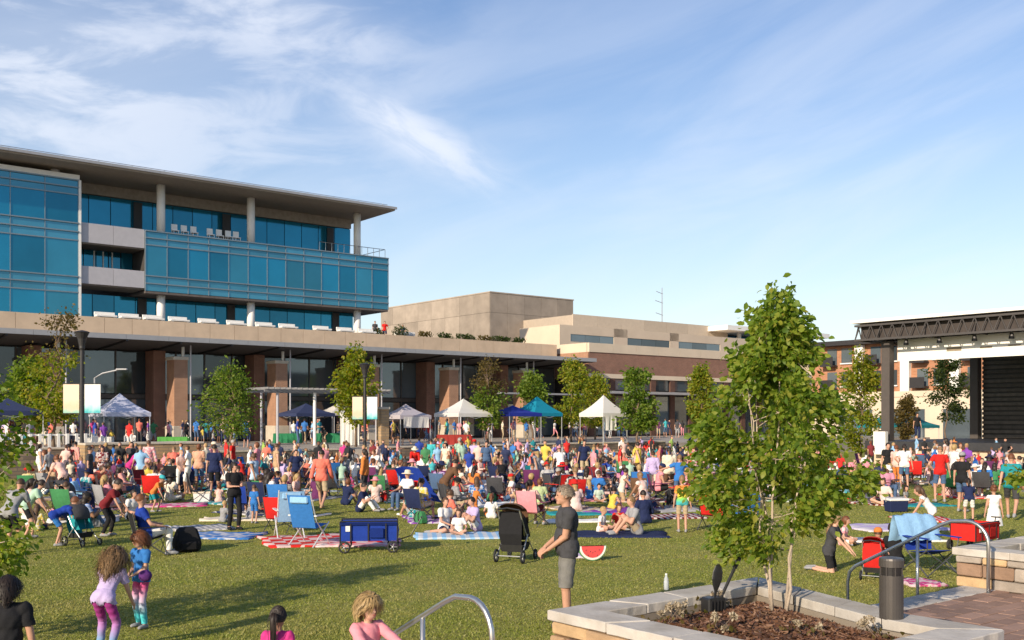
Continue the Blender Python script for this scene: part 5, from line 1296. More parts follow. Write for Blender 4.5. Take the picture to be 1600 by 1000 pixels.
def wagon(loc, rz, col, label, s=1.0):
    r = empty('wagon', loc, rz, label, 'wagon'); r.scale = (s,)*3; c = CO[col]
    L_, w, z0, z1 = .52, .27, .22, .56
    bd = MB().add([(-L_,-w,z0),(L_,-w,z0),(L_,w,z0),(-L_,w,z0)], [(0,1,2,3)]).build('floor', cloth_m, r); bd.color = (*c, 1)
    for (a, b) in (((-L_,-w), (L_,-w)), ((L_,-w), (L_,w)), ((L_,w), (-L_,w)), ((-L_,w), (-L_,-w))):
        n = 8; g = MB(); vs = []; ax, ay = a; bx, by = b; nx_, ny_ = (by-ay), -(bx-ax); ln = math.hypot(nx_, ny_)
        for i in range(n+1):
            f_ = i/n; k = .02*math.sin(math.pi*f_)+.008*math.sin(f_*14)
            for z, m in ((z0, .5), ((z0+z1)/2, 1.2), (z1, .2)): vs.append((ax+(bx-ax)*f_+nx_/ln*k*m, ay+(by-ay)*f_+ny_/ln*k*m, z))
        fs = [(i*3+j, (i+1)*3+j, (i+1)*3+j+1, i*3+j+1) for i in range(n) for j in range(2)]
        o = g.add(vs, fs).build('side', cloth_m, r, smooth=True); o.color = (*c, 1)
    fm = M('wagon_frame', (.03,.03,.032), .4, .1, metal=.3)
    for sx in (-1, 1):
        for sy in (-1, 1):
            MB().tube([(sx*L_, sy*w, .12), (sx*L_, sy*w, z1+.02)], .014, 6).build('post', fm, r); wheel(r, (sx*(L_-.08), sy*(w+.05), .11), .11, w=.06)
    for sy in (-1, 1): MB().tube([(-L_, sy*w, z1+.02), (L_, sy*w, z1+.02)], .016, 6).build('top_rail', fm, r)
    MB().tube([(L_, 0, .2), (L_+.25, 0, .28), (L_+.45, 0, .62)], .012, 6).build('pull_bar', fm, r); MB().tube([(L_+.45, -.1, .62), (L_+.45, .1, .62)], .016, 6).build('grip', fm, r)
    for y in (-w-.032, w+.026):
        t_ = box('trim', cloth_m, r, -L_, L_, y, y+.006, z1-.05, z1); t_.color = (c[0]*.35, c[1]*.35, c[2]*.35, 1)
        for x in (-.34, -.02, .30): t_ = box('strap', fm, r, x, x+.025, y-.012, y-.004, z0+.01, z1-.02)
    k_ = box('pocket', cloth_m, r, .02, .27, -w-.052, -w-.036, z0+.06, z0+.24, .006); k_.color = (c[0]*.6, c[1]*.6, c[2]*.6, 1)
    p = box('label_patch', white_p, r, -L_+.10, -L_+.20, -w-.035, -w-.028, .40, .50); return r
def stroller(loc, rz, col, label, s=1.0, canopy=None):
    r = empty('stroller', loc, rz, label, 'stroller'); r.scale = (s,)*3; fm = M('stroller_frame', (.45,.45,.44), .35, .05, metal=.6); c = CO[col]
    for sx in (-1, 1):
        MB().tube([(sx*.25, -.38, .12), (sx*.24, .10, .55), (sx*.22, .42, 1.02)], .014, 6).build('frame_tube', fm, r); MB().tube([(sx*.25, .36, .12), (sx*.24, .0, .52)], .014, 6).build('frame_tube', fm, r)
        wheel(r, (sx*.27, -.38, .10), .10, 'x'); wheel(r, (sx*.27, .36, .13), .13, 'x')
    MB().tube([(-.22, .42, 1.02), (0, .47, 1.06), (.22, .42, 1.02)], .018, 8).build('handlebar', blk, r); MB().tube([(-.27, .36, .13), (.27, .36, .13)], .012, 6).build('axle', fm, r)
    MB().tube([(-.25, .2, .33), (0, .23, .27), (.25, .2, .33)], .012, 6).build('cross_bar', fm, r)
    o = MB().add([(-.22,-.22,.46),(.22,-.22,.46),(.22,.12,.42),(-.22,.12,.42),(-.23,.26,.95),(.23,.26,.95)], [(0,1,2,3),(3,2,5,4)]).build('seat', cloth_m, r); o.color = (*c, 1)
    for sx in (-1, 1):
        o = MB().add([(sx*.225,-.22,.46),(sx*.225,.12,.42),(sx*.235,.26,.95),(sx*.235,.0,.80)], [(0,1,2,3)]).build('side_panel', cloth_m, r); o.color = (*c, 1)
    vs = []; fs = []; n = 8; m = 8
    for j in range(m+1):
        a = R(-10+j*115/m)
        for i in range(n+1):
            x = (i/n-.5)*2; rr_ = .36*(1-.25*abs(x)**3); vs.append((x*.26, .20-math.cos(a)*rr_*1.0+.06, .78+math.sin(a)*rr_))
    for j in range(m):
        for i in range(n): q = j*(n+1)+i; fs.append((q, q+1, q+n+2, q+n+1))
    o = MB().add(vs, fs).build('canopy', cloth_m, r, smooth=True); o.color = (*CO[canopy or col], 1)
    vs = [(-.23,.30,.98),(.23,.30,.98),(.235,.33,.55),(-.235,.33,.55),(.2,.24,.28),(-.2,.24,.28)]
    o = MB().add(vs, [(0,1,2,3),(3,2,4,5)]).build('back_panel', cloth_m, r); o.color = (*c, 1)
    o = MB().add([(-.2,-.15,.22),(.2,-.15,.22),(.2,.25,.2),(-.2,.25,.2),(-.24,-.2,.36),(.24,-.2,.36),(.24,.3,.34),(-.24,.3,.34)], [(0,1,2,3),(0,1,5,4),(1,2,6,5),(2,3,7,6),(3,0,4,7)]).build('basket', cloth_m, r); o.color = (.03,.03,.03,1)
    return r
# ---------------------------------------------------------------- the people one can pick out, one by one
OCC = []
def occ(p, r=.5): OCC.append((p.x, p.y, r))
def who(px, py, pose, face, h, top, bottom, label, z=0, r=.45, **k):
    loc = G(px, py, z); occ(loc, r); return person(pose, loc, face, h, top, bottom, label, **k)
HERO = who(884, 980, 'hero', -84, 1.83, 'charcoal', 'stone', 'person with greying hair in dark grey tee and grey shorts standing behind the planter', hair=('short', 'sandy'), skin=2, hero=True, vox=.0095, shoes='charcoal', legs='longshorts'); HERO.scale = (HERO.scale[0]*1.08, HERO.scale[1]*1.12, HERO.scale[2])
om1 = ombre('ombre_leggings', [(.12, (.03,.34,.46)), (.42, (.40,.20,.46)), (.62, (.30,.025,.20))]); om2 = ombre('ombre_trousers', [(.22, (.06,.50,.55)), (.52, (.50,.42,.56)), (.80, (.52,.06,.20))])
who(166, 1022, 'stoop', 172, 1.34, 'lilac', 'purple', 'child in lilac tee and purple-to-teal leggings seen from behind, curly brown hair', child=True, hair=('curly', 'light'), legs='trousers', vox=.014, mats={'bottom': om1}, skin=1)
ch = who(221, 981, 'hold', -28, 1.26, 'blue', 'pink', 'child in blue tee and pink-to-teal trousers holding a purple ball', child=True, hair=('bob', 'auburn'), legs='trousers', vox=.014, mats={'bottom': om2}, skin=1)
bl_ = G(236, 981); bb = MB().ball((0,0,0), (.085,.07,.075), 14, 10).build('ball', cloth_m, None, smooth=True, jitter=.006, loc=(bl_.x+.0, bl_.y-.22, .72)); bb.color = (.10,.03,.16,1); tag(bb, 'dark purple soft ball held by the child in blue', 'ball')
person('stand', P(12, 8.6, .02), 190, 1.38, 'black', 'navy', 'person with big dark curly hair in black top at the bottom left corner', hair=('bob', 'dark'), skin=2, vox=.016)
person('stand', P(434, 8.5, .10), 175, 1.08, 'magenta', 'navy', 'child with dark ponytail whose head shows at the bottom edge', child=True, hair=('pony', 'dark'), vox=.016, skin=3)
person('reach', P(571, 7.7, .30), 40, 1.13, 'pink', 'lilac', 'blonde toddler in pink hooded top reaching for the left handrail', child=True, hair=('bob', 'blonde'), vox=.016, sleeve='long', skin=1)
# middle distance, left
who(502, 797, 'walk', 176, 1.86, 'coral', 'khaki', 'person in long coral shirt and khaki shorts walking away across the grass', hair=('short', 'dark'), sleeve='long', barefoot=False, shoes='tan')
who(366, 828, 'phone', 40, 1.66, 'black', 'black', 'person all in black looking at a phone beside the sky blue blanket', hair=('pony', 'dark'), legs='trousers', shoes='black')
who(397, 818, 'stand', 165, 1.02, 'blue', 'blue', 'small child in long blue tee standing left of the striped beach chairs', child=True, hair=('short', 'brown'))
who(349, 816, 'knees', 150, 1.1, 'grey', 'denim', 'toddler in grey top sitting on a cream blanket behind the person in black', child=True, hair=('short', 'blonde'), sleeve='long')
who(335, 780, 'stand', 185, 1.86, 'navy', 'black', 'tall person in navy tee standing with back turned above the white bag', hair=('short', 'dark'))
who(233, 757, 'hip', 190, 1.84, 'pink', 'khaki', 'person in pink checked shirt standing with back turned at left', hair=('short', 'brown'), sleeve='long', pat='print')
who(272, 760, 'stoop', 200, 1.8, 'coral', 'denim', 'person in faded coral shirt leaning forward right of the pink shirt', hair=('short', 'light'))
who(97, 785, 'stoop', -120, 1.72, 'blush', 'charcoal', 'person in pale pink tee leaning left beside the stone wall', hair=('bun', 'auburn'))
who(82, 765, 'stoop', -60, 1.7, 'plum', 'black', 'person in patterned plum top behind the pale pink tee', hair=('bob', 'auburn'), pat='print')
who(140, 775, 'stand', 100, 1.75, 'charcoal', 'navy', 'person in charcoal tee beside the left banner post wall', hair=('short', 'dark'))
who(148, 790, 'bend', 60, 1.68, 'coral', 'black', 'person in coral tank bending over a dark stroller at left', hair=('pony', 'brown'), sleeve='tank')
who(160, 765, 'phone', 20, 1.7, 'maroon', 'denim', 'person in maroon printed dress before the sunlit stone wall', hair=('long', 'dark'), pat='print')
who(206, 752, 'stand', 10, 1.72, 'charcoal', 'khaki', 'person in dark tee and khaki trousers before the sunlit stone wall', hair=('long', 'dark'), legs='trousers')
who(18, 868, 'stoop', 170, 1.70, 'grey', 'black', 'person in grey top and black shorts behind the left edge foliage', hair=('short', 'brown'))
who(46, 842, 'stoop', 110, 1.5, 'mint', 'black', 'person in mint green top leaning beside the left edge foliage', hair=('pony', 'dark'))
who(92, 853, 'bend', 120, 1.38, 'royal', 'blue', 'child in royal blue tee bending down at left beside the foliage', child=True, hair=('short', 'auburn'))
who(168, 838, 'stoop', 95, 1.5, 'maroon', 'black', 'child in dark maroon top bending over bags at left', child=True, hair=('short', 'dark'), legs='trousers')
o_ = who(232, 868, 'chair', 120, 1.78, 'royal', 'white', 'person in royal blue tee and white trousers seated at left above the two girls', hair=('short', 'auburn'), legs='trousers', r=.9)
chair(G(232, 868), 120, 'black', 'black camp chair under the person in royal blue tee')
who(205, 812, 'cross', 60, 1.6, 'white', 'black', 'person in white patterned top sitting low left of the royal blue tee', hair=('bob', 'dark'), pat='stripe')
who(231, 780, 'cross', 20, 1.5, 'yellow', 'denim', 'child in bright yellow tee sitting behind the turquoise cap', child=True, hair=('short', 'brown'))
who(243, 800, 'stoop', 80, 1.2, 'orange', 'teal', 'child in orange top with turquoise cap beside the yellow tee', child=True, hat=('cap', 'turquoise'))
# centre
who(565, 800, 'knees', 80, 1.7, 'navy', 'white', 'person in navy tee and white trousers sitting on the grass right of the coral shirt', hair=('short', 'dark'), legs='trousers')
who(448, 775, 'stoop', 170, 1.15, 'blush', 'plum', 'toddler in pale pink bending behind the striped beach chairs', child=True, hair=('bob', 'blonde'))
who(632, 797, 'chair', -40, 1.7, 'white', 'denim', 'person in white with sun hat sitting in the red chair', hat=('brim', 'cream'), legs='trousers', r=.7); chair(G(632, 797), -40, 'red', 'red camp chair under the person in white sun hat')
who(694, 832, 'sidesit', 50, 1.66, 'white', 'navy', 'person in white tee sitting on the left of the light blue blanket', hair=('short', 'brown'))
who(742, 830, 'knees', -60, 1.66, 'lilac', 'white', 'person in pale lilac tee sitting on the right of the light blue blanket', hair=('short', 'dark'))
who(717, 836, 'cross', 0, 1.2, 'white', 'cream', 'child in white sitting between two adults on the light blue blanket', child=True, hair=('long', 'brown'))
who(698, 800, 'stoop', 120, 1.72, 'brown', 'charcoal', 'person in brown top leaning over behind the light blue blanket', hair=('short', 'dark'))
who(768, 810, 'cross', 180, 1.3, 'white', 'orange', 'child in white tee and orange shorts sitting with back turned left of the stroller', child=True, hair=('pony', 'auburn'))
who(744, 800, 'kneel', 120, 1.2, 'orange', 'orange', 'child in orange tee kneeling behind the light blue blanket', child=True)
who(832, 822, 'chair', 150, 1.72, 'blush', 'maroon', 'person in pale pink sitting in a pink chair behind the person in grey', hair=('pony', 'dark'), r=.7); chair(G(832, 822), 150, 'pink', 'pink camp chair behind the black stroller', 1.05)
who(938, 832, 'cross', 60, 1.2, 'white', 'blush', 'child in white sitting on the navy blanket at its left end', child=True, hair=('short', 'blonde'))
who(966, 828, 'cross', 10, 1.25, 'red', 'orange', 'child in red top sitting in the middle of the navy blanket', child=True, hair=('pony', 'auburn'))
who(992, 836, 'knees', -75, 1.82, 'grey', 'khaki', 'large person in grey tee sitting at the right end of the navy blanket', hair=('short', 'light'), r=.6)
who(1008, 818, 'cross', 200, 1.7, 'navy', 'denim', 'person in navy hooded top sitting behind the navy blanket', hair=('short', 'dark'), sleeve='long')
who(935, 785, 'cross', 10, 1.2, 'mint', 'navy', 'child in mint striped tee sitting above the navy blanket', child=True, hair=('short', 'dark'), pat='stripe')
who(975, 775, 'stand', 190, 1.1, 'purple', 'pink', 'child in purple top and pink skirt standing in the crowd', child=True, hair=('bob', 'brown'), legs='skirt')
who(1016, 772, 'stand', 180, 1.15, 'pink', 'pink', 'child in bright pink dress standing before the crowd', child=True, hair=('bob', 'brown'), legs='skirt')
who(1066, 832, 'stand', 176, 1.38, 'yellow', 'khaki', 'child in rainbow tie-dye tee and khaki shorts standing with back turned', child=True, hair=('short', 'light'), mats={'shirt': ombre('tie_dye', [(.25, (.06,.40,.42)), (.42, (.15,.50,.10)), (.58, (.72,.55,.04)), (.78, (.70,.22,.04))])})
who(1062, 792, 'armsout', 180, 1.62, 'blue', 'denim', 'person in blue tee with arms spread above the tie-dye child', hair=('short', 'light'))
who(1100, 800, 'stand', 120, 1.3, 'cream', 'denim', 'child in cream tee beside the red folding chair', child=True)
who(674, 745, 'hip', 170, 1.8, 'turquoise', 'khaki', 'person in turquoise tee standing at the back below the striped tent', hair=('short', 'dark'))
who(718, 745, 'stand', 200, 1.84, 'mint', 'khaki', 'person in light green shirt standing at the back below the middle white tent', hair=('short', 'grey'))
who(741, 748, 'stand', 160, 1.78, 'lilac', 'grey', 'person in lavender shirt and red cap standing right of the light green shirt', hat=('cap', 'red'))
who(912, 752, 'hip', 15, 1.8, 'navy', 'khaki', 'person in navy printed tee and khaki shorts standing below the rightmost tent', hair=('short', 'dark'), pat=None)
who(876, 760, 'stoop', 190, 1.8, 'white', 'khaki', 'person in white tee and pink cap left of the navy printed tee', hat=('cap', 'pink'))
who(760, 752, 'stand', 10, 1.75, 'denim', 'navy', 'person in denim blue shirt standing behind the seated crowd', hair=('short', 'dark'))
who(776, 755, 'stand', 0, 1.25, 'lime', 'green', 'child in lime green tee standing right of the denim shirt', child=True)
who(836, 762, 'chair2', 30, 1.7, 'sky', 'khaki', 'person in pale blue tee seated beside the dark teal umbrella', hair=('short', 'blonde')); chair(G(836, 762), 30, 'teal', 'teal camp chair with a raised shade below the turquoise tent')
# right side
who(1470, 785, 'hip', 176, 1.84, 'red', 'denim', 'person in bright red polo standing with back turned at right', hair=('bald', 'light'))
who(1452, 845, 'stoop', -110, 1.38, 'white', 'blush', 'child in white top leaning left before the red polo', child=True, hair=('long', 'brown'), legs='shorts', sleeve='tank')
who(1503, 800, 'stand', 130, 1.74, 'black', 'denim', 'person in black tee standing right of the red polo', hair=('short', 'dark'), hat=('cap', 'grey'))
who(1514, 815, 'stoop', 160, 1.28, 'navy', 'white', 'child in navy top and white shorts right of the black tee', child=True, hair=('pony', 'dark'))
who(1553, 846, 'stand', 170, 1.26, 'white', 'white', 'child in long white dress standing at right above the red wagon', child=True, hair=('bun', 'auburn'), legs='skirt', sleeve='tank')
who(1580, 812, 'walk', 150, 1.84, 'teal', 'charcoal', 'person in faded teal tee and dark shorts at the right edge', hair=('short', 'auburn'))
who(1387, 762, 'stand', 10, 1.78, 'black', 'charcoal', 'person in black tee beside the white column foot of the stage', hair=('short', 'dark'))
who(1414, 765, 'hip', 170, 1.76, 'white', 'denim', 'person in white tee and denim shorts before the stage deck', hair=('pony', 'dark'))
who(1400, 763, 'stand', 120, 1.7, 'blush', 'orange', 'person in blush top and orange leggings between black and white tees', hair=('bun', 'auburn'), legs='trousers')
who(1514, 760, 'cross', 0, 1.7, 'mint', 'khaki', 'person in mint patterned shirt sitting before the stage screen', hair=('short', 'dark'), pat='print')
who(1535, 765, 'chair', -20, 1.75, 'white', 'khaki', 'person in white tee seated before the stage screen', hair=('short', 'brown')); chair(G(1535, 765), -20, 'charcoal', 'charcoal camp chair before the stage screen')
who(1303, 893, 'kneel', 60, 1.5, 'charcoal', 'black', 'person with light brown hair kneeling on the grass behind the planter tree', hair=('long', 'light'), skin=1, r=.8)
who(1316, 852, 'cross', 60, 1.2, 'pink', 'white', 'child in pink printed top sitting on the grass behind the planter tree', child=True, hair=('bob', 'auburn'), pat='print')
who(1372, 880, 'cross', 160, 1.25, 'orange', 'black', 'child with orange cap sitting behind the bollard light', child=True, hat=('cap', 'orange'))
who(1398, 882, 'knees', 190, 1.5, 'black', 'black', 'person in black sitting just behind the top of the bollard light', hair=('curly', 'dark'))
for i, (u, v, top, lab, p_) in enumerate(((33.0, 8.1, 'charcoal', 'person in charcoal standing on the podium roof at the office corner', 'stand'), (33.7, 7.6, 'red', 'person in red standing on the podium roof at the office corner', 'hip'), (36.9, 9.5, 'navy', 'person in navy standing on the podium roof beside the round shrub', 'stand'))):
    person(p_, BW(u, v, 9.9), 20, 1.75, top, 'navy', lab)
pw = P(1433, 66, 1.42); person('stand', pw, 10, 1.7, 'black', 'navy', 'person in black standing on the stage deck', hair=('short', 'dark'), legs='trousers')
# ---------------------------------------------------------------- their things
def at(px, py): return G(px, py)
blanket(at(505, 845), R(20), 'red', 'red and white checked blanket under the blue wagon', 'check', 2, (1.15, 1.4)); occ(at(505, 845), 1.3)
blanket(at(560, 850), R(5), 'pink', 'pink printed blanket between beach chairs and blue wagon', 'print', 0, (.9, .7))
blanket(at(345, 838), R(-8), 'blue', 'sky blue printed blanket at the feet of the person in black', 'print', 0, (.9, .8)); occ(at(345, 838), 1.2)
blanket(at(315, 826), R(30), 'grey', 'grey striped blanket left of the sky blue blanket', 'stripe', 1, (.8, .7))
blanket(at(375, 812), R(5), 'cream', 'cream blanket under the toddler in grey', None, 2, (.9, .6)); blanket(at(272, 790), R(15), 'magenta', 'magenta printed blanket in the open grass at left', 'print', 0, (1, .8)); occ(at(290, 795), 1.4)
blanket(at(722, 838), R(5), 'sky', 'light blue blanket under the group in white', 'stripe', 0, (1.1, .8)); occ(at(722, 835), 1.2)
blanket(at(965, 836), R(-4), 'navy', 'navy blanket under the family right of the standing person', None, 2, (1, .8)); occ(at(965, 835), 1.3)
blanket(at(900, 815), R(10), 'white', 'white blanket folded behind the standing person in grey', None, 1, (.9, .4)); blanket(at(905, 803), R(3), 'teal', 'dark teal blanket above the white folded blanket', None, 2, (.8, .7)); occ(at(905, 808), 1.2)
blanket(at(905, 870), R(-5), 'lilac', 'crumpled pale cloth on the grass left of the watermelon cushion', 'print', 3, (.35, .25))
blanket(at(1040, 808), R(6), 'maroon', 'red and blue striped blanket right of the navy blanket', 'stripe', 2, (.9, .8)); occ(at(1040, 808), 1.0)
blanket(at(1400, 825), R(10), 'lilac', 'lavender printed blanket on the right lawn', 'print', 0, (1.2, 1)); blanket(at(1395, 845), R(4), 'white', 'white blanket in front of the lavender blanket', None, 2, (1.0, .45)); blanket(at(1440, 812), R(-10), 'red', 'red striped blanket right of the lavender blanket', 'stripe', 1, (.8, .8))
blanket(at(1432, 790), R(8), 'teal', 'teal blanket in front of the red polo', None, 2, (.9, .7)); occ(at(1410, 830), 2.2)
wagon(at(577, 861), R(6), 'royal', 'royal blue folding wagon with black wheels at the grass edge', 1.12); occ(at(577, 861), 1.0)
wagon(at(1523, 858), R(40), 'red', 'red wagon beside the stone planter at right'); occ(at(1523, 862), .9)
stroller(at(806, 876), R(160), 'black', 'black stroller with brown canopy on the grass left of the standing person', 1.0, 'brown'); occ(at(806, 876), .8)
stroller(at(1366, 905), R(150), 'red', 'red stroller behind the bollard light and handrail', .66, 'red'); occ(at(1366, 900), .7)
stroller(at(128, 852), R(60), 'teal', 'dark teal folded stroller at left beside the foliage', .8, 'charcoal'); stroller(at(112, 812), R(100), 'charcoal', 'charcoal stroller behind the dark teal stroller', .95); occ(at(120, 840), .9)
bag(at(292, 862), R(30), 'black', 'black backpack on the grass below the sky blue blanket', 1.5); cooler(at(316, 785), R(10), 'white', 'cream', 'white cooler at the feet of the tall navy tee', .9); occ(at(292, 855), .6)
cooler(at(1400, 800), R(10), 'navy', 'white', 'navy cooler with white lid on the right lawn'); blanket(at(1436, 912), R(10), 'magenta', 'crumpled magenta printed cloth below the blue chair at right', 'print', 3, (.4, .35))
chair(at(1452, 898), 20, 'royal', 'royal blue camp chair draped with a pale towel at right', 1.15); occ(at(1452, 898), .8)
te = empty('towel', at(1452, 898), R(20), 'pale blue towel draped over the back of the royal blue chair', 'towel'); te.scale = (1.15,)*3; vs = []; fs = []
pr = [(.16, .52), (.20, .66), (.26, .80), (.32, .90), (.36, .925), (.40, .90), (.42, .78), (.43, .62), (.45, .50)]
for j, (y, z) in enumerate(pr):
    for i in range(11): u = i/10-.5; vs.append((u*.74*(1+.08*math.sin(j)), y+.02*math.sin(i*1.9+j*.4), z-.05*abs(u)*(1+math.sin(j*2))+.012*math.sin(i*2.3)))
for j in range(len(pr)-1):
    for i in range(10): q = j*11+i; fs.append((q, q+1, q+12, q+11))
o = MB().add(vs, fs).build('cloth', cloth_m, te, smooth=True); o.color = (*CO['sky'], 1)
chair(at(1117, 828), 150, 'red', 'bright red folding chair right of the tie-dye child', 1.1); chair(at(1160, 830), 200, 'blue', 'blue camp chair half hidden by the planter tree', 1.1); occ(at(1140, 828), 1.2)
bag(at(1137, 838), 0, 'royal', 'royal blue bag between the red and blue chairs', 1.0)
# the two striped beach chairs
def beach_chair(loc, rz, col, label, s=1.0):
    r = empty('beach_chair', loc, rz, label, 'chair', 'blue beach chairs'); r.scale = (s,)*3; fm = M('beach_frame', (.72,.72,.70), .35, .05, metal=.3)
    for sx in (-1, 1):
        MB().tube([(sx*.28, -.32, .0), (sx*.27, .20, .50), (sx*.27, .42, 1.05)], .014, 6).build('leg', fm, r); MB().tube([(sx*.28, .36, 0), (sx*.27, -.28, .45)], .014, 6).build('leg', fm, r)
        MB().box(min(sx*.25, sx*.32), max(sx*.25, sx*.32), -.3, .28, .60, .625).build('armrest', fm, r)
    for nm, q in (('seat', [(-.26,-.28,.42),(.26,-.28,.42),(.26,.20,.36),(-.26,.20,.36)]), ('backrest', [(-.26,.21,.37),(.26,.21,.37),(.26,.43,1.02),(-.26,.43,1.02)])):
        n = 6; vs = []; fs = []
        for j in range(n+1):
            for i in range(n+1): p = (Vector(q[0]).lerp(Vector(q[1]), i/n)).lerp(Vector(q[3]).lerp(Vector(q[2]), i/n), j/n); p.z -= .04*math.sin(math.pi*i/n)*math.sin(math.pi*j/n); vs.append(p)
        for j in range(n):
            for i in range(n): k = j*(n+1)+i; fs.append((k, k+1, k+n+2, k+n+1))
        o = MB().add(vs, fs).build(nm, cl_stripe, r, smooth=True); o.color = (*CO[col], 1); o.material_slots[0].link = 'OBJECT'; o.material_slots[0].material = cloth_m
    p = box('head_pillow', cloth_m, r, -.2, .2, .36, .43, .86, 1.0, .02); p.color = (*CO['sky'], 1)
    return r
beach_chair(at(484, 852), R(160), 'blue', 'blue beach chair with white frame nearest the wagon', 1.1); beach_chair(at(452, 840), R(200), 'sky', 'blue beach chair half behind the nearer one, at left', 1.08); occ(at(470, 845), 1.1)
chair(at(437, 832), 170, 'red', 'red and white printed chair left of the blue beach chairs', 1.0)
# watermelon slice cushion
wm = empty('watermelon_cushion', at(925, 876), R(12), 'watermelon slice shaped cushion standing on the grass', 'cushion')
def halfdisc(r_, y0, y1, name, mt):
    n = 20; pts = [(math.cos(math.pi+math.pi*i/n)*r_, math.sin(math.pi+math.pi*i/n)*r_+.34) for i in range(n+1)]
    b = MB(); vs = [(x, y0, z) for x, z in pts]+[(x, y1, z) for x, z in pts]; m = n+1
    b.add(vs, [tuple(range(m)), tuple(reversed(range(m, 2*m)))]+[(i, m+i, m+(i+1) % m, (i+1) % m) for i in range(m)]); return b.build(name, mt, wm)
halfdisc(.335, -.05, .05, 'rind', M('melon_rind', (.10,.30,.10), .8)); halfdisc(.315, -.06, .06, 'white_rim', white_p); wm.scale = (.85,)*3; fl2 = halfdisc(.265, -.068, .068, 'flesh', M('melon_flesh', (.62,.07,.07), .85))
for i in range(7): MB().ball((-.16+.053*i, -.07, .25-.06*(i % 2)-.03*abs(3-i) % .09), (.009, .004, .016), 6, 5).build('seed', blk, wm)
occ(at(925, 876), .6)
# the big blue sunshade leaning behind the red chair
ss = empty('sunshade', at(655, 792), R(25), 'royal blue slanted fabric sunshade behind the red chair', 'sunshade')
g = MB(); n = 8; vs = []; fs = []
for j in range(n+1):
    for i in range(n+1): u, v = i/n-.5, j/n; vs.append((u*.8-(v-.5)*.75, .2*math.cos(u*3)+.1*v, .16+v*1.1-.25*u*u))
for j in range(n):
    for i in range(n): k = j*(n+1)+i; fs.append((k, k+1, k+n+2, k+n+1))
o = g.add(vs, fs).build('shade_cloth', cloth_m, ss, smooth=True); o.color = (*CO['royal'], 1)
for x, z in ((.05, .6), (-.55, 1.2), (.6, .2)): MB().tube([(x, .3, 0), (x, .3, z)], .014, 6).build('pole', frame_m, ss)
occ(at(655, 792), .8)
# ---------------------------------------------------------------- the rest of the crowd
ZN = [(70, 'at the far left'), (155, 'below the left banner post'), (240, 'below the leftmost white tent'), (310, 'below the green table'), (410, 'below the round tree'), (520, 'below the pergola'), (605, 'below the central banner post'),
      (680, 'below the mauve tent'), (765, 'below the middle white tent'), (820, 'below the royal blue tent'), (875, 'below the turquoise tent'), (985, 'below the tall white tent'), (1110, 'left of the planter tree'), (1385, 'behind the planter tree'),
      (1480, 'before the stage deck'), (1700, 'before the stage screen')]
def zone(p):
    px = 800+1600*p.x/p.y
    return next(n for x, n in ZN if px < x)
def depth(p, z=0):
    if z > .5: return 'on the terrace'
    return 'front rows' if p.y < 33 else 'middle rows' if p.y < 42 else 'back rows'
PH = dict(stand='standing', phone='hands raised', hip='arm akimbo', walk='walking', stoop='leaning over', bend='bending down', cross='cross-legged', knees='knees up', legsout='legs stretched', sidesit='leaning sideways', chair='in chair', chair2='hunched in chair', kneel='kneeling', reach='arms forward')
LAB = set()
TOPS = ['white']*5+['blush']*3+['pink']*3+['grey']*3+['navy']*4+['black']*4+['blue']*3+['royal']*2+['teal', 'turquoise', 'green', 'mint', 'lime', 'yellow', 'orange', 'coral', 'coral', 'red', 'red', 'maroon', 'magenta', 'purple', 'lilac', 'lilac', 'cream', 'cream', 'sky', 'sky', 'charcoal', 'charcoal', 'tan', 'plum']
BOTS = ['denim']*5+['khaki']*5+['black']*4+['navy']*3+['grey']*2+['white']*2+['charcoal', 'tan', 'blush', 'pink', 'brown', 'cream', 'teal']
HS = [('short', 'dark'), ('short', 'brown'), ('short', 'light'), ('short', 'grey'), ('long', 'brown'), ('long', 'dark'), ('long', 'blonde'), ('bob', 'blonde'), ('bob', 'auburn'), ('pony', 'brown'), ('pony', 'dark'), ('bun', 'brown'), ('bun', 'auburn'), ('curly', 'dark')]
NCR = [0]
def crowd(pose, loc, face, child=None, z=0):
    if child is None: child = random.random() < .30
    for _ in range(60):
        top, bot = random.choice(TOPS), random.choice(BOTS); lg = random.choice(('shorts', 'shorts', 'trousers'))
        hat = (random.choice(('cap', 'brim')), random.choice(('white', 'cream', 'navy', 'red', 'pink', 'black'))) if random.random() < .16 else None
        lab = '%s in %s top, %s %s, %s, %s %s' % ('child' if child else 'person', top, bot, lg, PH[pose], depth(loc, z), zone(loc))
        if hat: lab = '%s in %s top, %s %s, %s, %s %s' % ('child' if child else 'person', top, hat[1], 'cap' if hat[0] == 'cap' else 'sunhat', PH[pose], depth(loc, z), zone(loc))
        if lab not in LAB and len(lab.split()) <= 16: break
    LAB.add(lab); NCR[0] += 1
    h = random.uniform(1.05, 1.35) if child else random.uniform(1.6, 1.82)
    return person(pose, (loc.x, loc.y, z), face, h, top, bot, lab, child=child, hair=random.choice(HS), skin=random.choice((0, 0, 1, 1, 2, 2, 3, 4, 5, 6)), sleeve=random.choice(('tee', 'tee', 'tank', 'long')),
                  legs=lg, hat=hat, shoes=random.choice(('white', 'black', 'grey', 'tan', 'navy')), pat=random.choice((None, None, 'stripe', 'print')))
def edgeY(px):
    k = (px-800)/1600; X0 = BO.x+(TE)*NX.x; Y0 = BO.y+TE*NX.y; s = (k*Y0-X0)/(EX.x-k*EX.y); return BO.y+s*EX.y+TE*NX.y
def free(p, r): return all((p.x-x)**2+(p.y-y)**2 > (r+q)**2 for x, y, q in OCC)
def item_label(kind, col, p, extra=''):
    w = ('%s %s%s in the %s %s' % (col, kind, extra, depth(p), zone(p))).replace('  ', ' ')
    return w
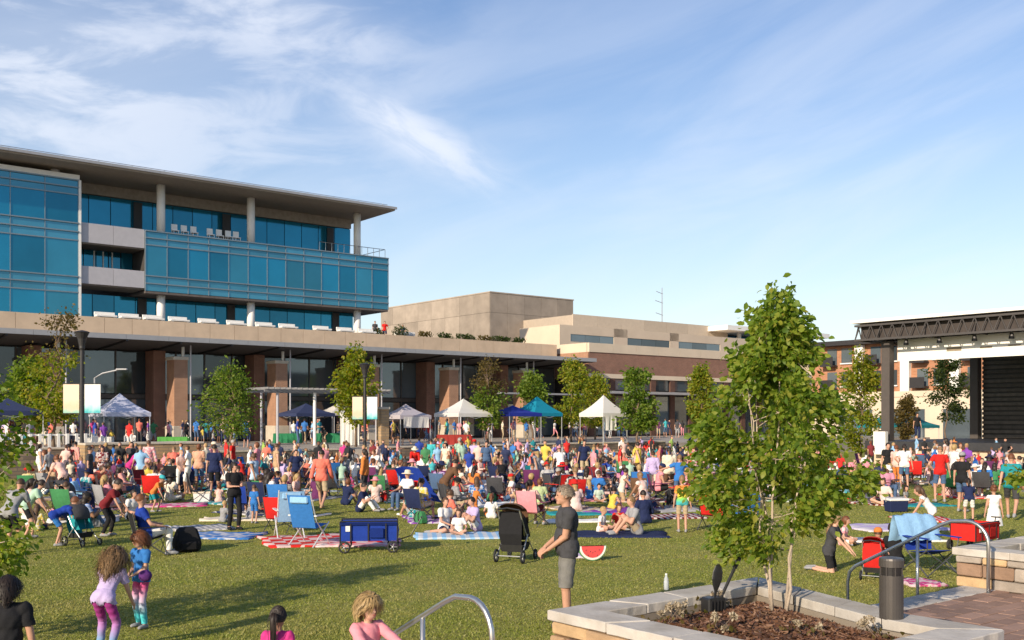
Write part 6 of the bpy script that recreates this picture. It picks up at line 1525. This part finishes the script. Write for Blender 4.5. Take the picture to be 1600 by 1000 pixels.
def unique(kind, cols, p, opts=('',)):
    for _ in range(50):
        c = random.choice(cols); e = random.choice(opts); w = item_label(kind, c, p, e)
        if w not in LAB: break
    LAB.add(w); return c, e, w
ncl = 0; tries = 0
while NCR[0] < 198 and tries < 9000:
    tries += 1
    px = random.choice((random.uniform(60, 300), random.uniform(60, 1140), random.uniform(240, 1120), random.uniform(380, 1100), random.uniform(1130, 1590)))
    ymax = min(edgeY(px)-3, 60 if px > 1130 else 64)
    ymin = 27 if 250 < px < 1140 else 26 if px <= 250 else 31
    if px > 1130 and random.random() < .5: continue
    ymax = min(ymax, 43.5 if px < 1130 else 50); Y = ymin+max(1, ymax-ymin)*random.random(); p = P(px, Y)
    if not free(p, .70): continue
    occ(p, .70); ncl += 1
    if random.random() < .7:
        c, e, w = unique('blanket', ['navy', 'blue', 'teal', 'red', 'white', 'cream', 'sky', 'green', 'grey', 'pink', 'purple', 'maroon', 'turquoise', 'tan'], p, (' with stripes', ' with print', ' with checks', ''))
        blanket(p, random.random()*3, c, w, {' with stripes': 'stripe', ' with print': 'print', ' with checks': 'check'}.get(e))
    a0 = random.random()*6.28; n = random.choice((2, 3, 3, 4))
    for k in range(n):
        a = a0+k*6.28/n+random.uniform(-.3, .3); d = random.uniform(.5, .85); q = p+Vector((math.cos(a)*d, math.sin(a)*d, 0)); f = random.gauss(130, 60)
        if random.random() < .36:
            c, e, w = unique('camp chair', ['navy', 'blue', 'royal', 'red', 'black', 'green', 'grey', 'charcoal', 'maroon', 'denim', 'navy', 'plum'], q)
            chair(q, f, c, w, random.uniform(.95, 1.12)); crowd(random.choice(('chair', 'chair2')), q, f, child=False)
        else: crowd(random.choice(('cross', 'cross', 'knees', 'legsout', 'sidesit', 'kneel', 'knees')), Vector((q.x, q.y, .03)), f)
    if random.random() < .45:
        a = random.random()*6.28; q = p+Vector((math.cos(a)*1.05, math.sin(a)*1.05, 0)); c, e, w = unique('tote bag', ['black', 'navy', 'white', 'red', 'pink', 'teal', 'tan', 'grey', 'green', 'purple'], q); bag(q, random.random()*6, c, w, random.uniform(.8, 1.1))
    elif random.random() < .3:
        a = random.random()*6.28; q = p+Vector((math.cos(a)*1.1, math.sin(a)*1.1, 0)); c, e, w = unique('cooler', ['blue', 'red', 'white', 'teal', 'grey', 'navy'], q); cooler(q, random.random()*6, c, 'white', w, .9)
nx_ = 0; tries = 0
while nx_ < 75 and tries < 4000:
    tries += 1; px = random.uniform(70, 1140) if random.random() < .88 else random.uniform(1140, 1590); p = P(px, random.uniform(33, min(58, edgeY(px)-2)))
    if not free(p, .28): continue
    nx_ += 1; occ(p, .25)
    if nx_ % 5 < 3:
        c, e, w = unique('camp chair', ['navy', 'blue', 'royal', 'red', 'black', 'navy', 'green', 'grey', 'charcoal', 'maroon', 'denim', 'plum', 'brown'], p, (' left empty', '')); chair(p, random.gauss(140, 50), c, w, random.uniform(.95, 1.12))
    else:
        c, e, w = unique('blanket', ['navy', 'blue', 'teal', 'red', 'white', 'cream', 'sky', 'green', 'grey', 'pink', 'purple', 'maroon', 'turquoise', 'tan'], p, (' with stripes', ' with print', ' with checks', '')); blanket(p, random.random()*3, c, w, {' with stripes': 'stripe', ' with print': 'print', ' with checks': 'check'}.get(e), None, (.8, .8))
ns = 0
while ns < 40:
    px = random.uniform(60, 1130) if random.random() < .86 else random.uniform(1130, 1590); ymax = min(edgeY(px)-1.5, 48) if px < 1130 else 54; Y = ymax-(ymax-33)*random.random(); p = P(px, Y)
    if not free(p, .22): continue
    occ(p, .25); ns += 1; crowd(random.choice(('stand', 'stand', 'phone', 'hip', 'walk', 'stoop')), p, random.uniform(0, 360))
npz = 0
while npz < 0:
    px = random.uniform(10, 1090); Ye = edgeY(px); Y = Ye+1.2+random.random()**1.3*14; p = P(px, Y, 0)
    if not free(p, .3): continue
    occ(p, .3); npz += 1; crowd(random.choice(('stand', 'stand', 'phone', 'hip', 'walk', 'reach')), p, random.uniform(0, 360), child=random.random() < .15, z=1.0)
# far crowd under the canopy: too small and dense to tell apart, one joined mass
def far_crowd():
    V = []; F = []; C = []; off = 0
    up = [template(q, False, .04) for q in ('stand', 'walk', 'hip', 'phone')]; dn = [template(q, False, .04) for q in ('cross', 'knees', 'legsout', 'chair', 'kneel')]
    spots = []
    for k in range(125):
        px = random.uniform(5, 1075); tt = random.uniform(-19.5, 1.0)*random.random()**.4; kk = (px-800)/1600; X0 = BO.x+tt*NX.x; Y0 = BO.y+tt*NX.y; s = (kk*Y0-X0)/(EX.x-kk*EX.y); b = BW(s, tt, 1.0)
        if free(b, .2): spots.append((b, random.choice(up)))
    n = 0
    while n < 760:
        n += 1; px = random.uniform(70, 1140) if random.random() < .85 else random.uniform(1140, 1590); ye = edgeY(px)-.6 if px < 1140 else 60
        b = P(px, random.uniform(40 if px > 300 else 37, max(43, ye)), 0)
        if not free(b, .1): continue
        q = random.choice(dn if random.random() < .70 else up); spots.append((b, q)); occ(b, .2)
    for b, t in spots:
        a = random.random()*6.28; c, s_ = math.cos(a), math.sin(a); co = t['co']*random.choice((.68, .95, .98, 1.0, 1.04)); w = np.stack([co[:, 0]*c-co[:, 1]*s_+b.x, co[:, 0]*s_+co[:, 1]*c+b.y, co[:, 2]+b.z], 1)
        top, bot, sk = CO[random.choice(TOPS)], CO[random.choice(BOTS)], random.choice(SK); hd = t['head']; hl = (t['co']-np.array(hd.translation))@np.array(hd.to_3x3())
        nm = t['name']; col = np.where(((nm == 'torso') | ((nm == 'uarm') & (t['t'] < .6)))[:, None], top, np.where(((nm == 'thigh') | (nm == 'shin') & (t['t'] < random.choice((-.1, .95))))[:, None], bot, sk))
        col[(nm == 'head') & ((hl[:, 2] > .05) | (hl[:, 1] > .02))] = HC[random.choice(('dark', 'brown', 'brown', 'blonde', 'light', 'auburn'))]
        V.append(w); C.append(col); F += [tuple(i+off for i in f) for f in t['faces']]; off += len(w)
    me = bpy.data.meshes.new('far_crowd'); me.from_pydata([tuple(v) for v in np.concatenate(V)], [], F); ca = me.color_attributes.new(name='cloth_colour', type='FLOAT_COLOR', domain='POINT')
    cc = np.concatenate(C); ca.data.foreach_set('color', np.concatenate([cc, np.ones((len(cc), 1))], 1).ravel())
    m = bpy.data.materials.new('far_cloth'); m.use_nodes = True; N = m.node_tree.nodes; at_ = N.new('ShaderNodeAttribute'); at_.attribute_name = 'cloth_colour'; m.node_tree.links.new(at_.outputs[0], N['Principled BSDF'].inputs['Base Color']); N['Principled BSDF'].inputs['Roughness'].default_value = .9
    me.materials.append(m); me.polygons.foreach_set('use_smooth', [True]*len(me.polygons)); tag(link('far_crowd', me), 'dense far crowd across the back of the lawn and the plaza', 'crowd', kind='stuff')
far_crowd()
print('PEOPLE', PEOPLE, 'crowd', NCR[0], 'clusters', ncl)
